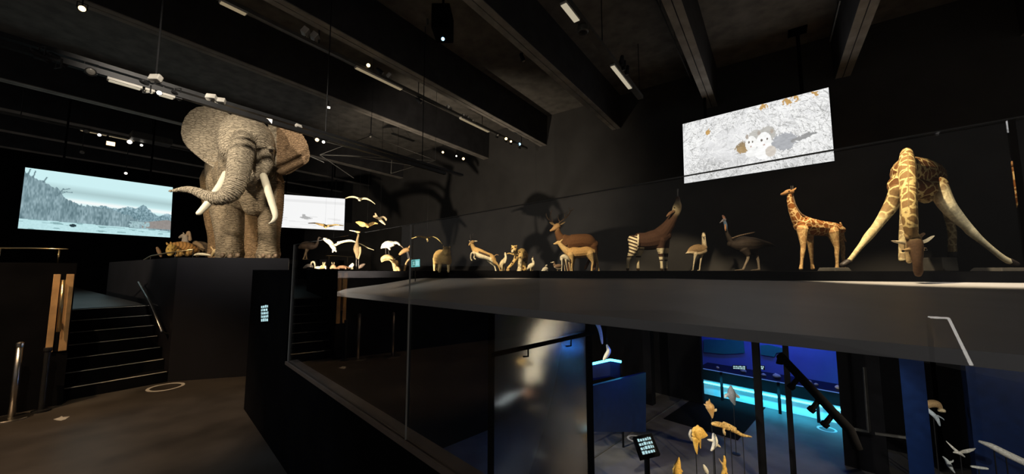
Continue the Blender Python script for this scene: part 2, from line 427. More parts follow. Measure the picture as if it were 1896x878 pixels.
def critter(name, d, base, chains, mat, vox=.6, sheets=(), paint=None, smooth=3, parent=None, sub=5, seg=14, up=None):
    """one continuous body grown over limb chains of (u, v, depth offset, r across[, r deep]) and coloured by them"""
    s = d / F * math.cos(math.atan((base[0] - CX) / F)) ** .6
    og = P(base[0], base[1], d) if parent is None else Vector(parent.location)
    dep = np.array(P(base[0], base[1], d + 1) - P(base[0], base[1], d)); dep[2] = 0; dep /= np.linalg.norm(dep)
    V = []; Fc = []; segs = []
    for ci, ch in enumerate(chains):
        colr, nodes = ch[0], ch[1]; rk = ch[2] if len(ch) > 2 else 0.0
        a = np.array([(n[0], n[1], n[2], n[3], n[4] if len(n) > 4 else n[3]) for n in nodes], float)
        a = catmull(a, sub)
        pts = np.array([np.array(P(q[0], q[1], d + q[2])) for q in a])
        k = (d + a[:, 2]) / d * s
        ra = np.maximum(a[:, 3] * k, 1e-4); rb = np.maximum(a[:, 4] * k, 1e-4)
        sweep(V, Fc, pts, ra, rb, dep, seg)
        L = np.concatenate([[0], np.cumsum(np.linalg.norm(np.diff(pts, axis=0), axis=1))])
        c = np.array(tuple(colr) + (() if len(colr) == 4 else (0.0,)), float)
        for i in range(len(pts)):
            segs.append((pts[i], .5 * (ra[i] + rb[i]), c, L[i], rk))
    for sh in sheets:
        colr, outl, thick = sh[0], sh[1], sh[2]
        bm = bmesh.new()
        vs = [bm.verts.new(P(q[0], q[1], d + q[2])) for q in outl]
        cx_ = sum((v.co for v in vs), Vector()) / len(vs)
        if len(sh) > 3: cx_ = P(sh[3][0], sh[3][1], d + sh[3][2])
        cv = bm.verts.new(cx_); fs = []
        for i in range(len(vs)): fs.append(bm.faces.new((vs[i], vs[(i + 1) % len(vs)], cv)))
        r = bmesh.ops.extrude_face_region(bm, geom=fs)
        dv = Vector(dep) * thick
        for e in r['geom']:
            if isinstance(e, bmesh.types.BMVert): e.co += dv
        bmesh.ops.recalc_face_normals(bm, faces=bm.faces)
        bm.verts.index_update(); k0 = len(V)
        V += [tuple(v.co) for v in bm.verts]; Fc += [tuple(k0 + v.index for v in f.verts) for f in bm.faces]
        bm.free()
        c = np.array(tuple(colr) + (() if len(colr) == 4 else (0.0,)), float)
        qs = [Vector(P(q[0], q[1], d + q[2])) for q in outl]
        for q in qs:
            for w in (0, .25, .5, .75):
                segs.append((np.array(q.lerp(cx_, w)), thick + .02, c, 0.0, 0.0))
    me = bpy.data.meshes.new('tmp')
    me.from_pydata(V, [], Fc); me.update()
    bm = bmesh.new(); bm.from_mesh(me); bmesh.ops.recalc_face_normals(bm, faces=bm.faces); bm.to_mesh(me); bm.free()
    tmp = bpy.data.objects.new('tmp', me); col.objects.link(tmp)
    rm = tmp.modifiers.new('r', 'REMESH'); rm.mode = 'VOXEL'; rm.voxel_size = vox * s; rm.use_smooth_shade = True
    if smooth:
        sm = tmp.modifiers.new('s', 'SMOOTH'); sm.factor = .5; sm.iterations = smooth
    dg = bpy.context.evaluated_depsgraph_get()
    out = bpy.data.meshes.new_from_object(tmp.evaluated_get(dg))
    bpy.data.objects.remove(tmp); bpy.data.meshes.remove(me)
    nv = len(out.vertices); co = np.empty(nv * 3); out.vertices.foreach_get('co', co); co = co.reshape(-1, 3)
    SP = np.array([q[0] for q in segs]); SR = np.array([q[1] for q in segs]); SCOL = np.array([q[2] for q in segs])
    SL = np.array([q[3] for q in segs]); SK = np.array([q[4] for q in segs])
    cols = np.empty((nv, 4)); rg = np.empty(nv); rk = np.empty(nv)
    for i in range(0, nv, 20000):
        cc = co[i:i + 20000]
        D = np.sqrt(np.maximum(((cc ** 2).sum(1)[:, None] + (SP ** 2).sum(1)[None] - 2 * cc @ SP.T), 0)) / np.maximum(SR, .004)[None]
        W = 1.0 / (D ** 6 + 1e-4); W /= W.sum(1)[:, None]
        cols[i:i + 20000] = W @ SCOL; rk[i:i + 20000] = W @ SK
        rg[i:i + 20000] = SL[D.argmin(1)] if True else 0
    if paint is not None:
        u, v = project(co)
        paint(u, v, co, cols)
    at = out.color_attributes.new('Col', 'FLOAT_COLOR', 'POINT')
    at.data.foreach_set('color', np.clip(cols, 0, 1).astype(np.float32).ravel())
    if rk.max() > 0:
        # smooth length along the limb from the two closest stations
        for i in range(0, nv, 20000):
            cc = co[i:i + 20000]
            D = np.sqrt(np.maximum(((cc ** 2).sum(1)[:, None] + (SP ** 2).sum(1)[None] - 2 * cc @ SP.T), 0)) / SR[None]
            W = np.exp(-8 * (D - D.min(1)[:, None])); W /= W.sum(1)[:, None]
            rg[i:i + 20000] = W @ SL
        a1 = out.attributes.new('ring', 'FLOAT', 'POINT'); a1.data.foreach_set('value', rg.astype(np.float32))
        a2 = out.attributes.new('ringk', 'FLOAT', 'POINT'); a2.data.foreach_set('value', rk.astype(np.float32))
    if rk.max() > 0:                       # the wrinkles themselves
        nm = np.empty(nv * 3); out.vertices.foreach_get('normal', nm); nm = nm.reshape(-1, 3)
        wob = .020 * np.sin(co[:, 0] * 9 + co[:, 2] * 7) + .012 * np.sin(co[:, 1] * 23 + co[:, 0] * 17)
        f = np.abs(np.sin((rg + wob) * math.pi / .060)) ** .5 - 1
        co = co + nm * (f * rk * .016)[:, None]
    co2 = co - np.array(og)
    out.vertices.foreach_set('co', co2.ravel())
    out.polygons.foreach_set('use_smooth', [True] * len(out.polygons))
    out.materials.clear(); out.materials.append(mat)
    out.update(); out.name = name
    o = bpy.data.objects.new(name, out)
    if parent is None: o.location = og
    link(o, parent)
    return o

def bit(name, parent, d, chains, mat, seg=10, sub=5, u0=None):
    """a small part (horn, tusk, beak, leg ...) as a plain tapered tube mesh under its animal"""
    u0 = u0 if u0 is not None else chains[0][0][0]
    s = d / F * math.cos(math.atan((u0 - CX) / F)) ** .6
    dep = np.array(FH)
    V = []; Fc = []
    for nodes in chains:
        a = np.array([(n[0], n[1], n[2], n[3], n[4] if len(n) > 4 else n[3]) for n in nodes], float)
        a = catmull(a, sub)
        pts = np.array([np.array(P(q[0], q[1], d + q[2])) for q in a])
        k = (d + a[:, 2]) / d * s
        sweep(V, Fc, pts, np.maximum(a[:, 3] * k, 5e-4), np.maximum(a[:, 4] * k, 5e-4), dep, seg)
    return from_pydata(name, V, Fc, mat, parent, parent.location, True)
def eyes(parent, d, pts, r, u0=None):
    s = d / F
    for (u, v, dd) in pts:
        b = MB(); b.ball(P(u, v, d + dd), r * s); b.build('eye', M['eye'], parent, smooth=True)
def wire_up(parent, d, u, v, dd=0, ztop=8.86):
    p = P(u, v, d + dd)
    b = MB(); b.tube([p, (p.x, p.y, ztop)], .0012, 5); b.build('suspension_wire', M['wire'], parent)

# ================================================================== SETTING
def struct(o): o['kind'] = 'structure'; return o
def W(lat, dep):
    p = RH * lat + FH * dep; return (p.x, p.y)
def xy(p): return (p.x, p.y)
CEIL = 8.9
b = MB(); b.prism([xy(G(-9, 1.03, 0)), xy(G(6.3, 1.03, 0)), xy(G(8.6, 1.7, 0)), W(-5.2, 9), W(-16, 9), W(-16, -6), W(5, -8)], -.3, 0)
struct(b.build('floor', M['floor']))
b = MB(); b.prism([xy(G(-12, 1.25, 0)), xy(G(9.2, 1.25, 0)), xy(G(9.2, 20, 0)), xy(G(-12, 20, 0))], -3.4, -3.1)
struct(b.build('floor', M['lowfloor']))
b = MB(); b.box(-31, 14, -3, 14.3, CEIL, CEIL + .3)
struct(b.build('ceiling', M['ceiling']))
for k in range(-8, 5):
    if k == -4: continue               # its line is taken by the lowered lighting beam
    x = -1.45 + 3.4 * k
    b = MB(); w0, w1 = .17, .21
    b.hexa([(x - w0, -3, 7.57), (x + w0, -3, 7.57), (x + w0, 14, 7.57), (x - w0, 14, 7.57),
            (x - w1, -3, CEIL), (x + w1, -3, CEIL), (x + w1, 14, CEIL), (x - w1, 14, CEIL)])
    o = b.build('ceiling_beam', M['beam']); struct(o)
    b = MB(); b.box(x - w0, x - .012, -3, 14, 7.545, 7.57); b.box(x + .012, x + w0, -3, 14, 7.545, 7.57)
    struct(b.build('beam_lit_soffit', M['soffit_lit'], o))  # added strip that carries the painted bounce light
b = MB(); b.box(-31, 14, 14, 14.3, 1.67, CEIL); struct(b.build('wall_back', M['wall']))
b = MB(); b.box(-31, -30.6, -8, 14.3, 0, CEIL); struct(b.build('wall_left', M['black']))

# exhibit platform, all animals stand on it
PT = 1.87
front = [(520, 10.4), (570, 10.3), (760, 10.2), (1000, 10.0), (1250, 9.6), (1500, 7.6), (1700, 6.9), (1896, 6.4), (2150, 6.0)]
poly = [xy(P(u, 500, d)) for u, d in front] + [(14, 9), (14, 22), (-24, 22), (-24, 11), xy(P(470, 500, 12.5))]
b = MB(); b.prism(poly, PT - .19, PT); o = b.build('exhibit_platform', M['black']); struct(o)
# pale sloping ledge between platform edge and void
us = [565, 640, 760, 880, 1000, 1125, 1250, 1375, 1500, 1600, 1700, 1800, 1896, 2010, 2150]
fd = lambda u: float(np.interp(u, [q[0] for q in front], [q[1] for q in front]))
nr = [onz(u, 535 + (u - 565) * 123 / 1331.0, 1.39) for u in us]
fr = [P(u, 500, fd(u) + .25) for u in us]
for p in fr: p.z = PT - .18
vs = nr + fr + [p - Vector((0, 0, .10)) for p in nr] + [p - Vector((0, 0, .10)) for p in fr]
n = len(us); fs = []
for i in range(n - 1):
    fs += [(i, i + 1, n + i + 1, n + i), (2 * n + i + 1, 2 * n + i, 3 * n + i, 3 * n + i + 1), (i + 1, i, 2 * n + i, 2 * n + i + 1), (n + i, n + i + 1, 3 * n + i + 1, 3 * n + i)]
fs += [(0, n, 3 * n, 2 * n), (n - 1, 2 * n - 1 + n, 4 * n - 1, 2 * n - 1)]
fs[-1] = (n - 1, 3 * n - 1, 4 * n - 1, 2 * n - 1)
struct(from_pydata('ledge', vs, fs, M['ledge'], None, nr[4]))

# plinth of the elephant
A = W(-5.87, 6.4); dx, dy = W(-4.73, 6.74)[0] - A[0], W(-4.73, 6.74)[1] - A[1]
B = (A[0] + 1.45 * dx, A[1] + 1.45 * dy)
Bk = xy(P(535, 500, 12.6))
PLZ = 2.12
b = MB(); b.prism([A, B, Bk, (-15.5, 6.5), (-15.5, A[1])], 0, [PLZ] * 5); o = b.build('exhibit_plinth', M['plinth'])
struct(o)
STY = .64
# stairs beside the plinth, landing and the black block left of them
b = MB()
for k in range(7):
    b.box(-8.5 - .28 * k - .3, -8.5 - .28 * k, STY, A[1], 0, .17 * (k + 1))
stairs = b.build('staircase', M['black']); struct(stairs)
for k in range(7):
    q = MB(); q.box(-8.5 - .28 * k - .03, -8.5 - .28 * k + .006, STY + .02, A[1] - .02, .17 * (k + 1), .17 * (k + 1) + .006)
    struct(q.build('stair_nosing', M['lampwhite'], stairs))
b = MB(); b.box(-30.6, -8.5 - .28 * 6 - .3, -3, A[1], 0, 1.19); struct(b.build('landing', M['floor']))
b = MB(); b.box(-14, -8.3, -5, STY, 0, 2.0); struct(b.build('wall_stairs', M['black']))

# parapet with glass, end pier
b = MB(); b.gbox(-6, 4.3, 1.03, 1.13, -3.4, .95); struct(b.build('wall_parapet', M['black']))
b = MB(); b.gbox(-6, 4.3, 1.025, 1.135, .95, .98); struct(b.build('trim_1', M['cap']))
b = MB(); b.gbox(4.3, 6.27, 1.03, 1.5, -3.4, 1.9); struct(b.build('wall_pier', M['black']))
def pane(t0, t1, name='window_1'):
    b = MB(); b.gbox(t0, t1, 1.04, 1.052, .98, 2.16)
    o = b.build(name, M['glass']); struct(o)
b = MB(); b.gbox(1.8775, 1.8825, 1.042, 1.05, .98, 2.16); struct(b.build('trim_3', M['lampwhite']))
b = MB(); b.gbox(4.281, 4.288, 1.042, 1.05, .98, 2.16); struct(b.build('trim_4', M['lampwhite']))
b = MB(); b.gbox(-3.2, 4.28, 1.044, 1.0475, 2.16, 2.163); struct(b.build('trim_5', M['track']))
pane(1.885, 4.28, 'window_1'); pane(-.17, 1.875, 'window_2'); pane(-3.2, -.18, 'window_3')

# lower hall
b = MB(); b.gbox(9.0, 9.2, 1.3, 15.2, -3.1, 1.70); struct(b.build('wall_lower_left', M['black']))
tl = tg(ong(1300, 720, 15)); tr = tg(ong(1567, 760, 15))
b = MB(); b.gbox(tl, 9.0, 15, 15.2, -3.1, 1.70); b.gbox(-14, tr, 15, 15.2, -3.1, 1.70)
struct(b.build('wall_lower_back', M['black']))
M['blue'] = plain('blue_room_wall', (.30, .34, .60), .8, var=.1, scale=1)
M['cyanface'] = plain('counter_face_white', (.75, .75, .75), .7, var=.03)
b = MB(); b.gbox(-14, 9, 19, 19.2, -3.1, 1.70); struct(b.build('wall_blue_room', M['blue']))

# ================================================================== ANIMALS
GREY = (.36, .285, .19)
def thing(o, label, cat, group=None): return tag(o, label, cat, group)

# ---- elephant -------------------------------------------------------------
D = 7.9
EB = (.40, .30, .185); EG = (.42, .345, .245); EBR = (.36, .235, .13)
ch = [
 (EB, [(452, 340, .35, 50, 60), (452, 326, 1.2, 64, 72), (454, 322, 2.2, 66, 72), (456, 330, 3.1, 52, 62)], .12),
 (EB, [(470, 345, .1, 34, 30), (472, 380, .2, 24, 24)], .15),                       # chest
 (EB, [(416, 335, .5, 32), (420, 380, .45, 31), (424, 420, .4, 27), (426, 455, .35, 24), (426, 471, .35, 26)], .35),
 (EB, [(500, 335, .5, 27), (501, 385, .45, 24), (499, 430, .4, 20.5), (498, 455, .35, 20), (497, 472, .35, 23)], .9),
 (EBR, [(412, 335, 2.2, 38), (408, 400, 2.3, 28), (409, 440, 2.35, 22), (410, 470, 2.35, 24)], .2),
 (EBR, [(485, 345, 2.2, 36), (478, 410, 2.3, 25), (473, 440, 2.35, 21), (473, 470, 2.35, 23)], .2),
 (EG, [(452, 240, .15, 42, 34), (456, 256, -.02, 51, 44), (458, 275, -.14, 52, 46), (463, 290, -.2, 43, 38), (465, 306, -.25, 35, 34)], .8),   # skull
 (EG, [(494, 285, -.30, 14, 18), (493, 304, -.34, 14, 18), (490, 319, -.35, 9, 15)], .2),   # cheek right
 (EG, [(415, 268, .0, 10, 14), (412.5, 290, -.02, 8.5, 14), (411.5, 310, -.08, 6.5, 11)], .2),
 (EG, [(496, 274, -.44, 4, 3), (502, 273.5, -.42, 4, 3), (507, 276, -.36, 3, 3)], .1),
 (EG, [(474, 314, -.35, 18), (456, 332, -.42, 16), (432, 324, -.5, 12)], .2),           # jaw
 (EG, [(462, 330, -.2, 12), (466, 346, -.2, 10), (470, 352, -.1, 7)], .2),             # lower lip
 (EG, [(451, 258, -.46, 22, 16), (450, 274, -.70, 23), (446, 294, -.92, 23.5), (442, 318, -1.04, 22.5), (436, 342, -1.14, 20.5), (424, 360, -1.2, 18.5), (406, 367.5, -1.25, 15.5), (388, 365, -1.3, 13),
       (370, 357.5, -1.3, 10.5), (354, 352, -1.3, 8.3), (338, 351, -1.25, 6.2), (324, 353, -1.2, 4.2), (313, 354, -1.2, 2.6)], 1.0),
]
earL = [(430, 214, .28), (412, 203, .3), (398, 197, .28), (380, 195.5, .2), (364, 198, .12), (352, 205, .08), (342, 217, .05), (336, 232, .0), (334.5, 246, -.05), (338, 260, -.08),
        (346, 272, -.08), (357, 282, -.05), (368, 291, 0), (378, 299, .05), (388, 306, .1), (397, 310, .15), (408, 311, .15), (414, 302, .2), (416, 288, .25), (418, 270, .3), (420, 250, .3), (426, 230, .3)]
earR = [(496, 222, .3), (520, 225, .32), (535, 229, .3), (548, 237, .25), (560, 248, .2), (568, 261, .12), (573, 275, .08), (574.5, 289, .05), (572, 299, .05), (566, 304, .08), (556, 309, .1), (546, 316, .1),
        (536, 322, .12), (525, 324, .15), (514, 320, .2), (502, 316, .25), (496, 300, .3), (496, 280, .3), (496, 262, .3), (496, 242, .3)]
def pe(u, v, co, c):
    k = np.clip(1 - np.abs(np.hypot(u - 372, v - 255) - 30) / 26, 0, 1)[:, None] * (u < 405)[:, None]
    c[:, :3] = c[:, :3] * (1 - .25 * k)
    e = (u > 512)[:, None]; c[:, :3] = np.where(e, c[:, :3] * np.array((.74, .58, .46)), c[:, :3])  # right ear darkened in colour to stand in for its shade
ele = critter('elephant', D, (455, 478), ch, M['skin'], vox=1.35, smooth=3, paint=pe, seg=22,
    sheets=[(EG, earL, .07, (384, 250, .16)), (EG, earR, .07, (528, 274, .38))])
thing(ele, 'huge grey brown African elephant with raised trunk on the dark plinth', 'elephant')
bit('tusk', ele, D, [[(419, 322, -.62, 7.5), (409, 343, -.9, 8.2), (396, 362, -1.15, 7.8), (382, 380, -1.35, 6.8), (368, 395, -1.5, 5.2)]], M['ivory'], 16)
bit('tusk', ele, D, [[(488, 326, -.5, 7), (494, 345, -.75, 7.4), (502, 371, -1.0, 6.9), (508, 391, -1.15, 6), (509.5, 402, -1.25, 4.8), (505, 410, -1.3, 3.4), (499, 414, -1.3, 1.8)]], M['ivory'], 16)
eyes(ele, D, [(409.5, 268, -.27), (502, 279, -.43)], 3.2)
for (u, v, dd, r) in [(412, 473, -.02, 6), (426, 475, -.09, 6.5), (440, 473, -.02, 6), (487, 474, .0, 5.5), (498, 476, -.06, 6), (510, 474, .0, 5.5)]:
    q = MB(); q.ball(P(u, v, D + dd), r * D / F, (1, .6, .8)); q.build('toenail', M['horn'], ele, smooth=True)

# ---- adult giraffe --------------------------------------------------------
D = 7.7
GY = (.78, .60, .26, 1.0); GW = (.86, .76, .50, 0.0); GN_ = (.80, .62, .27, .8)
ch = [
 (GY, [(1676, 318, -0.15, 22, 34), (1684, 322, 0.19, 34, 41), (1700, 326, 0.62, 40, 42), (1712, 330, 1.05, 36, 38), (1718, 336, 1.36, 26, 30)]),
 (GY, [(1668, 345, -0.10, 24, 30), (1700, 352, 0.19, 36, 22), (1728, 346, 0.19, 24, 28)]),
 (GN_, [(1679, 288, -0.10, 12, 20), (1680, 312, -0.45, 16, 22), (1682, 345, -0.72, 15.5, 20), (1683, 380, -0.92, 14.5, 18), (1685, 410, -1.00, 13.5, 16), (1688, 436, -1.00, 11, 14)]),
 ((.085, .045, .022, 0), [(1690, 436, -0.96, 11, 12), (1694, 452, -1.04, 14, 13), (1697, 470, -1.10, 11.5, 11), (1699, 488, -1.14, 8.6, 9), (1700, 502, -1.14, 8.4, 8), (1700, 508, -1.14, 6.5, 6)]),
 ((.55, .40, .20, 0), [(1684, 456, -0.96, 9), (1684, 472, -0.96, 7), (1683, 484, -0.96, 5)]),
 ((.45, .30, .14, 0), [(1674, 464, -1.02, 3.4), (1682, 463, -1.04, 5)]),
 ((.45, .30, .14, 0), [(1713, 461, -1.02, 3.4), (1705, 461, -1.04, 5)]),
 ((.80, .70, .48, 0), [(1682, 452, -0.96, 4, 2.5), (1668, 449, -0.92, 4.2, 1.8), (1657, 447.5, -0.88, 3.2, 1.4), (1650, 446, -0.88, 1.2, 1)]),
 ((.80, .70, .48, 0), [(1706, 449, -0.96, 4, 2.5), (1715, 446, -0.92, 4.2, 1.8), (1724, 440, -0.88, 3.2, 1.4), (1730, 436.5, -0.88, 1.4, 1)]),
 ((.14, .075, .04, 0), [(1684, 448, -1.00, 4.5), (1680, 440, -1.00, 4.0), (1676, 434, -0.96, 2.6)]),
 ((.16, .09, .05, 0), [(1699, 446, -1.00, 4.5), (1704, 438, -1.00, 4.0), (1710, 433, -0.96, 3.2)]),
 # forelegs, splayed
 ((.82, .66, .32, .75), [(1664, 352, -0.15, 17), (1652, 378, -0.05, 14.5), (1636, 402, -0.05, 11.2)]),
 ((.84, .70, .38, .25), [(1636, 402, -0.05, 11), (1622, 421, -0.05, 9), (1608, 438, -0.05, 8.8), (1597, 452, -0.05, 6.3), (1585, 467, -0.05, 5.2), (1575, 480, -0.05, 5.0), (1569, 487, -0.05, 5.4)]),
 ((.88, .80, .54, .15), [(1738, 350, 0.05, 18), (1752, 378, -0.05, 15.5), (1772, 402, -0.05, 12.5), (1790, 420, -0.05, 9.6), (1800, 431, -0.05, 9.2), (1816, 445, -0.05, 6.8), (1838, 463, -0.05, 5.8), (1856, 477, -0.05, 6.0), (1868, 484, -0.05, 6.8)]),
 # hind legs
 ((.80, .66, .36, .6), [(1738, 345, 0.93, 16), (1750, 375, 0.99, 11), (1758, 405, 1.05, 8), (1763, 432, 1.05, 7.4), (1763, 452, 1.05, 7), (1764, 470, 1.05, 7.8)]),
 ((.80, .66, .36, .6), [(1684, 350, 0.93, 16), (1678, 380, 0.99, 11), (1674, 410, 1.05, 8), (1672, 436, 1.05, 7.2), (1671, 460, 1.05, 6.8), (1671, 480, 1.05, 7)]),
]
def pg(u, v, co, c):
    mane = np.clip(1 - np.abs(u - (1681 + (v - 290) * .018)) / 1.7, 0, 1) * (v > 282) * (v < 384) 
    c[:, :3] = c[:, :3] * (1 - mane[:, None]) + np.array((.12, .06, .025)) * mane[:, None]; c[:, 3] *= (1 - mane)
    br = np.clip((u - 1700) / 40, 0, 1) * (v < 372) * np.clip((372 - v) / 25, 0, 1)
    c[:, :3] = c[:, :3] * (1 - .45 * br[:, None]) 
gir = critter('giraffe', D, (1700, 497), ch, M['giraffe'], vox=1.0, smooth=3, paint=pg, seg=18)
thing(gir, 'tall adult giraffe with splayed forelegs bending its head down to drink', 'giraffe')
eyes(gir, D, [(1672.3, 465, -1.13), (1714.8, 462, -1.13)], 1.9)
bit('hoof', gir, D, [[(1570, 485, -.05, 6.2, 7), (1561, 490.5, -.05, 5.2, 7)]], M['darkhorn'])
bit('hoof', gir, D, [[(1868, 483, -.05, 7, 8), (1880, 489, -.05, 6.5, 8)]], M['darkhorn'])
bit('hoof', gir, D, [[(1764, 468, 1.05, 8.5), (1764, 474, 1.05, 9)]], M['darkhorn'])
def block(u0, u1, v0, d, label, dw=.5, top=.85):
    p0 = P(u0, 499, d); p1 = P(u1, 499, d); z1 = P((u0 + u1) / 2, v0, d).z
    ax = (p1 - p0); ax.z = 0; ay = Vector((-ax.y, ax.x, 0)).normalized() * dw; c = (p0 + p1) / 2 + ay / 2
    h = ax / 2; k = ay / 2
    b = MB(); vs = []
    for z, f in ((PT, 1), (z1, top)):
        for sx, sy in ((-1, -1), (1, -1), (1, 1), (-1, 1)):
            q = c + h * (sx * f) + k * (sy * f); vs.append((q.x, q.y, z))
    b.hexa(vs); o = b.build('support_block', M['stone'], bevel=.015)
    return tag(o, label, 'block', 'hoof blocks of the giraffe')
block(1747, 1776, 476.5, D + .8, 'squared grey block under the hind hoof of the drinking giraffe', .5, .97)
block(1856, 1912, 495.6, D - .25, 'low dark wedge under the right forehoof of the giraffe', .55)
block(1546, 1578, 495.6, D - .25, 'low dark wedge under the left forehoof of the giraffe', .45)

# ---- giraffe calf ---------------------------------------------------------
D = 8.8
CO = (.80, .55, .25, 1.0); CL = (.74, .50, .22, .45); CF = (.55, .30, .12, .2)
ch = [
 (CO, [(1481, 411, 0, 12, 13), (1485, 415, 0, 18, 18), (1500, 420, .05, 19, 20), (1520, 423, .12, 17, 19), (1540, 425, .18, 15.5, 18), (1552, 426, .22, 10, 14)]),
 (CO, [(1461, 362, 0, 5), (1464, 378, 0, 6.3), (1470, 395, 0, 8.5), (1478, 409, 0, 11.5), (1488, 418, 0, 15)]),
 (CF, [(1465, 355, 0, 6, 5.5), (1458, 356, 0, 5.6, 5), (1452, 358.5, 0, 3.6, 3.4), (1447.5, 360, 0, 2.8, 2.6)]),
 (CF, [(1468, 353, 0, 2.5, 1.2), (1472.5, 349.5, .02, 1.8, .8), (1474, 347.5, .02, .7, .6)]),
 (CL, [(1486, 425, -.12, 11), (1486.5, 442, -.14, 7.4), (1487.5, 457, -.15, 5), (1486.5, 466, -.15, 4.6), (1485, 480, -.15, 3.1), (1484, 490, -.15, 3), (1483, 497.5, -.15, 3.8)]),
 (CL, [(1497, 428, .16, 10), (1500, 446, .16, 6), (1501.5, 463, .16, 4.6), (1503, 480, .16, 3.1), (1504, 490, .16, 2.9), (1505, 497, .16, 3.8)]),
 (CL, [(1541, 430, -.02, 12), (1546, 446, -.04, 7.6), (1549.5, 460, -.06, 4.6), (1549.5, 470, -.06, 4), (1550, 483, -.06, 3), (1550, 492, -.06, 3), (1549.5, 497.5, -.06, 3.8)]),
 (CL, [(1551, 432, .34, 10), (1556, 447, .34, 6.6), (1560, 459, .34, 4.6), (1560.5, 470, .34, 3.8), (1561.5, 483, .34, 2.9), (1562, 491, .34, 2.9), (1562.5, 496.5, .34, 3.7)]),
 ((.6, .36, .15, .2), [(1556, 413, .22, 1.8), (1560.5, 424, .24, 1.5), (1562, 436, .24, 1.3), (1564, 443, .24, 1.5), (1566.5, 447.5, .24, .9)]),
]
calf = critter('giraffe', D, (1515, 498), ch, M['calf'], vox=.62, smooth=2, seg=12)
thing(calf, 'small giraffe calf standing upright with net pattern coat facing left', 'giraffe')
bit('horn', calf, D, [[(1465, 351, -.04, 1.4), (1464.5, 345, -.05, 1.1)]], M['darkhorn']); bit('horn', calf, D, [[(1468, 351, .05, 1.4), (1468, 345, .06, 1.1)]], M['darkhorn'])
bit('mane', calf, D, [[(1467, 358, 0, 1.6), (1472, 378, 0, 1.6), (1482, 395, 0, 1.6), (1494, 402, .02, 1.2)]], M['horn'])
eyes(calf, D, [(1461, 354, -.065)], 1.0)

# ---- cassowary ------------------------------------------------------------
D = 9.6
CB = (.035, .025, .018); CG = (.30, .24, .17)
ch = [
 (CB, [(1352, 452, 0, 6), (1362, 453, 0, 12, 14), (1376, 453, 0, 17, 19), (1392, 453, .05, 15.5, 18), (1408, 452, .1, 9.5, 13), (1424, 453, .1, 5, 8), (1434, 456, .1, 1.6, 3)]),
 (CB, [(1344, 424, 0, 3), (1347, 434, 0, 3.6), (1353, 445, 0, 6), (1362, 452, 0, 10)]),
 ((.10, .17, .28), [(1341, 409, 0, 3), (1343.5, 416, 0, 3.2), (1344, 424, 0, 3)]),
 ((.22, .20, .22), [(1342, 407, 0, 3.2), (1338.5, 408.5, 0, 2.6), (1335, 411, 0, 1.1), (1332.5, 413, 0, .5)]),
 ((.45, .22, .10), [(1343, 416, -.08, 1.4), (1343.2, 423, -.1, 1.6), (1343.5, 427, -.1, 1)]),
 (CB, [(1378, 462, -.1, 9), (1384, 470, -.12, 6)]), (CB, [(1394, 462, .14, 9), (1399, 469, .14, 6)]),
 (CG, [(1384, 468, -.12, 3.6), (1385, 478, -.12, 2.8), (1380.5, 489, -.12, 2.2), (1376, 499, -.12, 2.2)]),
 (CG, [(1376, 499.5, -.12, 2), (1368, 500.2, -.16, 1.4), (1361, 500.6, -.2, .9)]), (CG, [(1376, 499.5, -.12, 2), (1370, 500.4, -.02, 1.2), (1365, 500.6, .05, .8)]),
 (CG, [(1399, 467, .14, 3.6), (1403, 479, .14, 2.8), (1404.5, 489, .14, 2.2), (1405.5, 499, .14, 2.2)]),
 (CG, [(1405.5, 499.5, .14, 2), (1398, 500.2, .1, 1.4), (1391, 500.6, .06, .9)]), (CG, [(1405.5, 499.5, .14, 2), (1400, 500.4, .24, 1.2), (1396, 500.6, .3, .8)]),
 ((.16, .11, .07), [(1356, 441, -.14, 1.6), (1372, 436, -.2, 1.8), (1390, 432, -.2, 1.4), (1398, 430, -.18, .7)]),
]
cas = critter('cassowary', D, (1390, 500), ch, M['feather'], vox=.6, smooth=2)
thing(cas, 'dark cassowary with blue neck and bare legs striding left', 'bird')
bit('casque', cas, D, [[(1342, 407, 0, 2.2, 1.4), (1340, 402, 0, 2.8, 1.2), (1338, 399, 0, 1.6, .8)]], plain('casque_pink', (.45, .22, .15), .5))
eyes(cas, D, [(1340.5, 407.5, -.05)], .8)

# ---- bustard --------------------------------------------------------------
D = 9.9
BW = (.78, .66, .44); BB = (.30, .19, .09)
ch = [
 (BB, [(1273, 468, .02, 2, 3), (1280, 463, .02, 6, 7), (1290, 461, 0, 9, 10), (1299, 461, 0, 8.5, 9), (1304, 459, 0, 5.5, 7)]),
 (BW, [(1271, 469, 0, 1.2, 4), (1282, 468.5, 0, 3.2, 7), (1293, 469.5, 0, 4.5, 8), (1303, 465, 0, 6, 8)]),
 (BW, [(1304, 458, 0, 5), (1303.5, 449, 0, 4), (1303, 441, 0, 3.7), (1302.8, 436, 0, 3.6), (1302.5, 434, 0, 2.6)]),
 (BW, [(1288, 470, -.07, 3.8), (1286, 478, -.07, 2), (1284.5, 488, -.07, 1.3), (1283, 500, -.07, 1.3)]),
 (BW, [(1299, 470, .08, 3.8), (1298, 478, .08, 2), (1296.5, 488, .08, 1.3), (1295, 500, .08, 1.3)]),
 (BW, [(1283, 500.5, -.07, 1.2), (1280, 501, -.12, .8)]), (BW, [(1295, 500.5, .08, 1.2), (1292, 501, .03, .8)]),
 ((.10, .06, .03), [(1300.5, 433, 0, 1.2), (1302.5, 431.5, .02, 1.3), (1305.5, 432.5, .04, 1)]),
]
bus = critter('bustard', D, (1290, 501), ch, M['feather'], vox=.5, smooth=2)
thing(bus, 'pale bustard with brown back standing tall between okapi and cassowary', 'bird')
bit('beak', bus, D, [[(1303.2, 439, -.05, 1.1), (1303.4, 443, -.1, .5)]], M['darkhorn'])
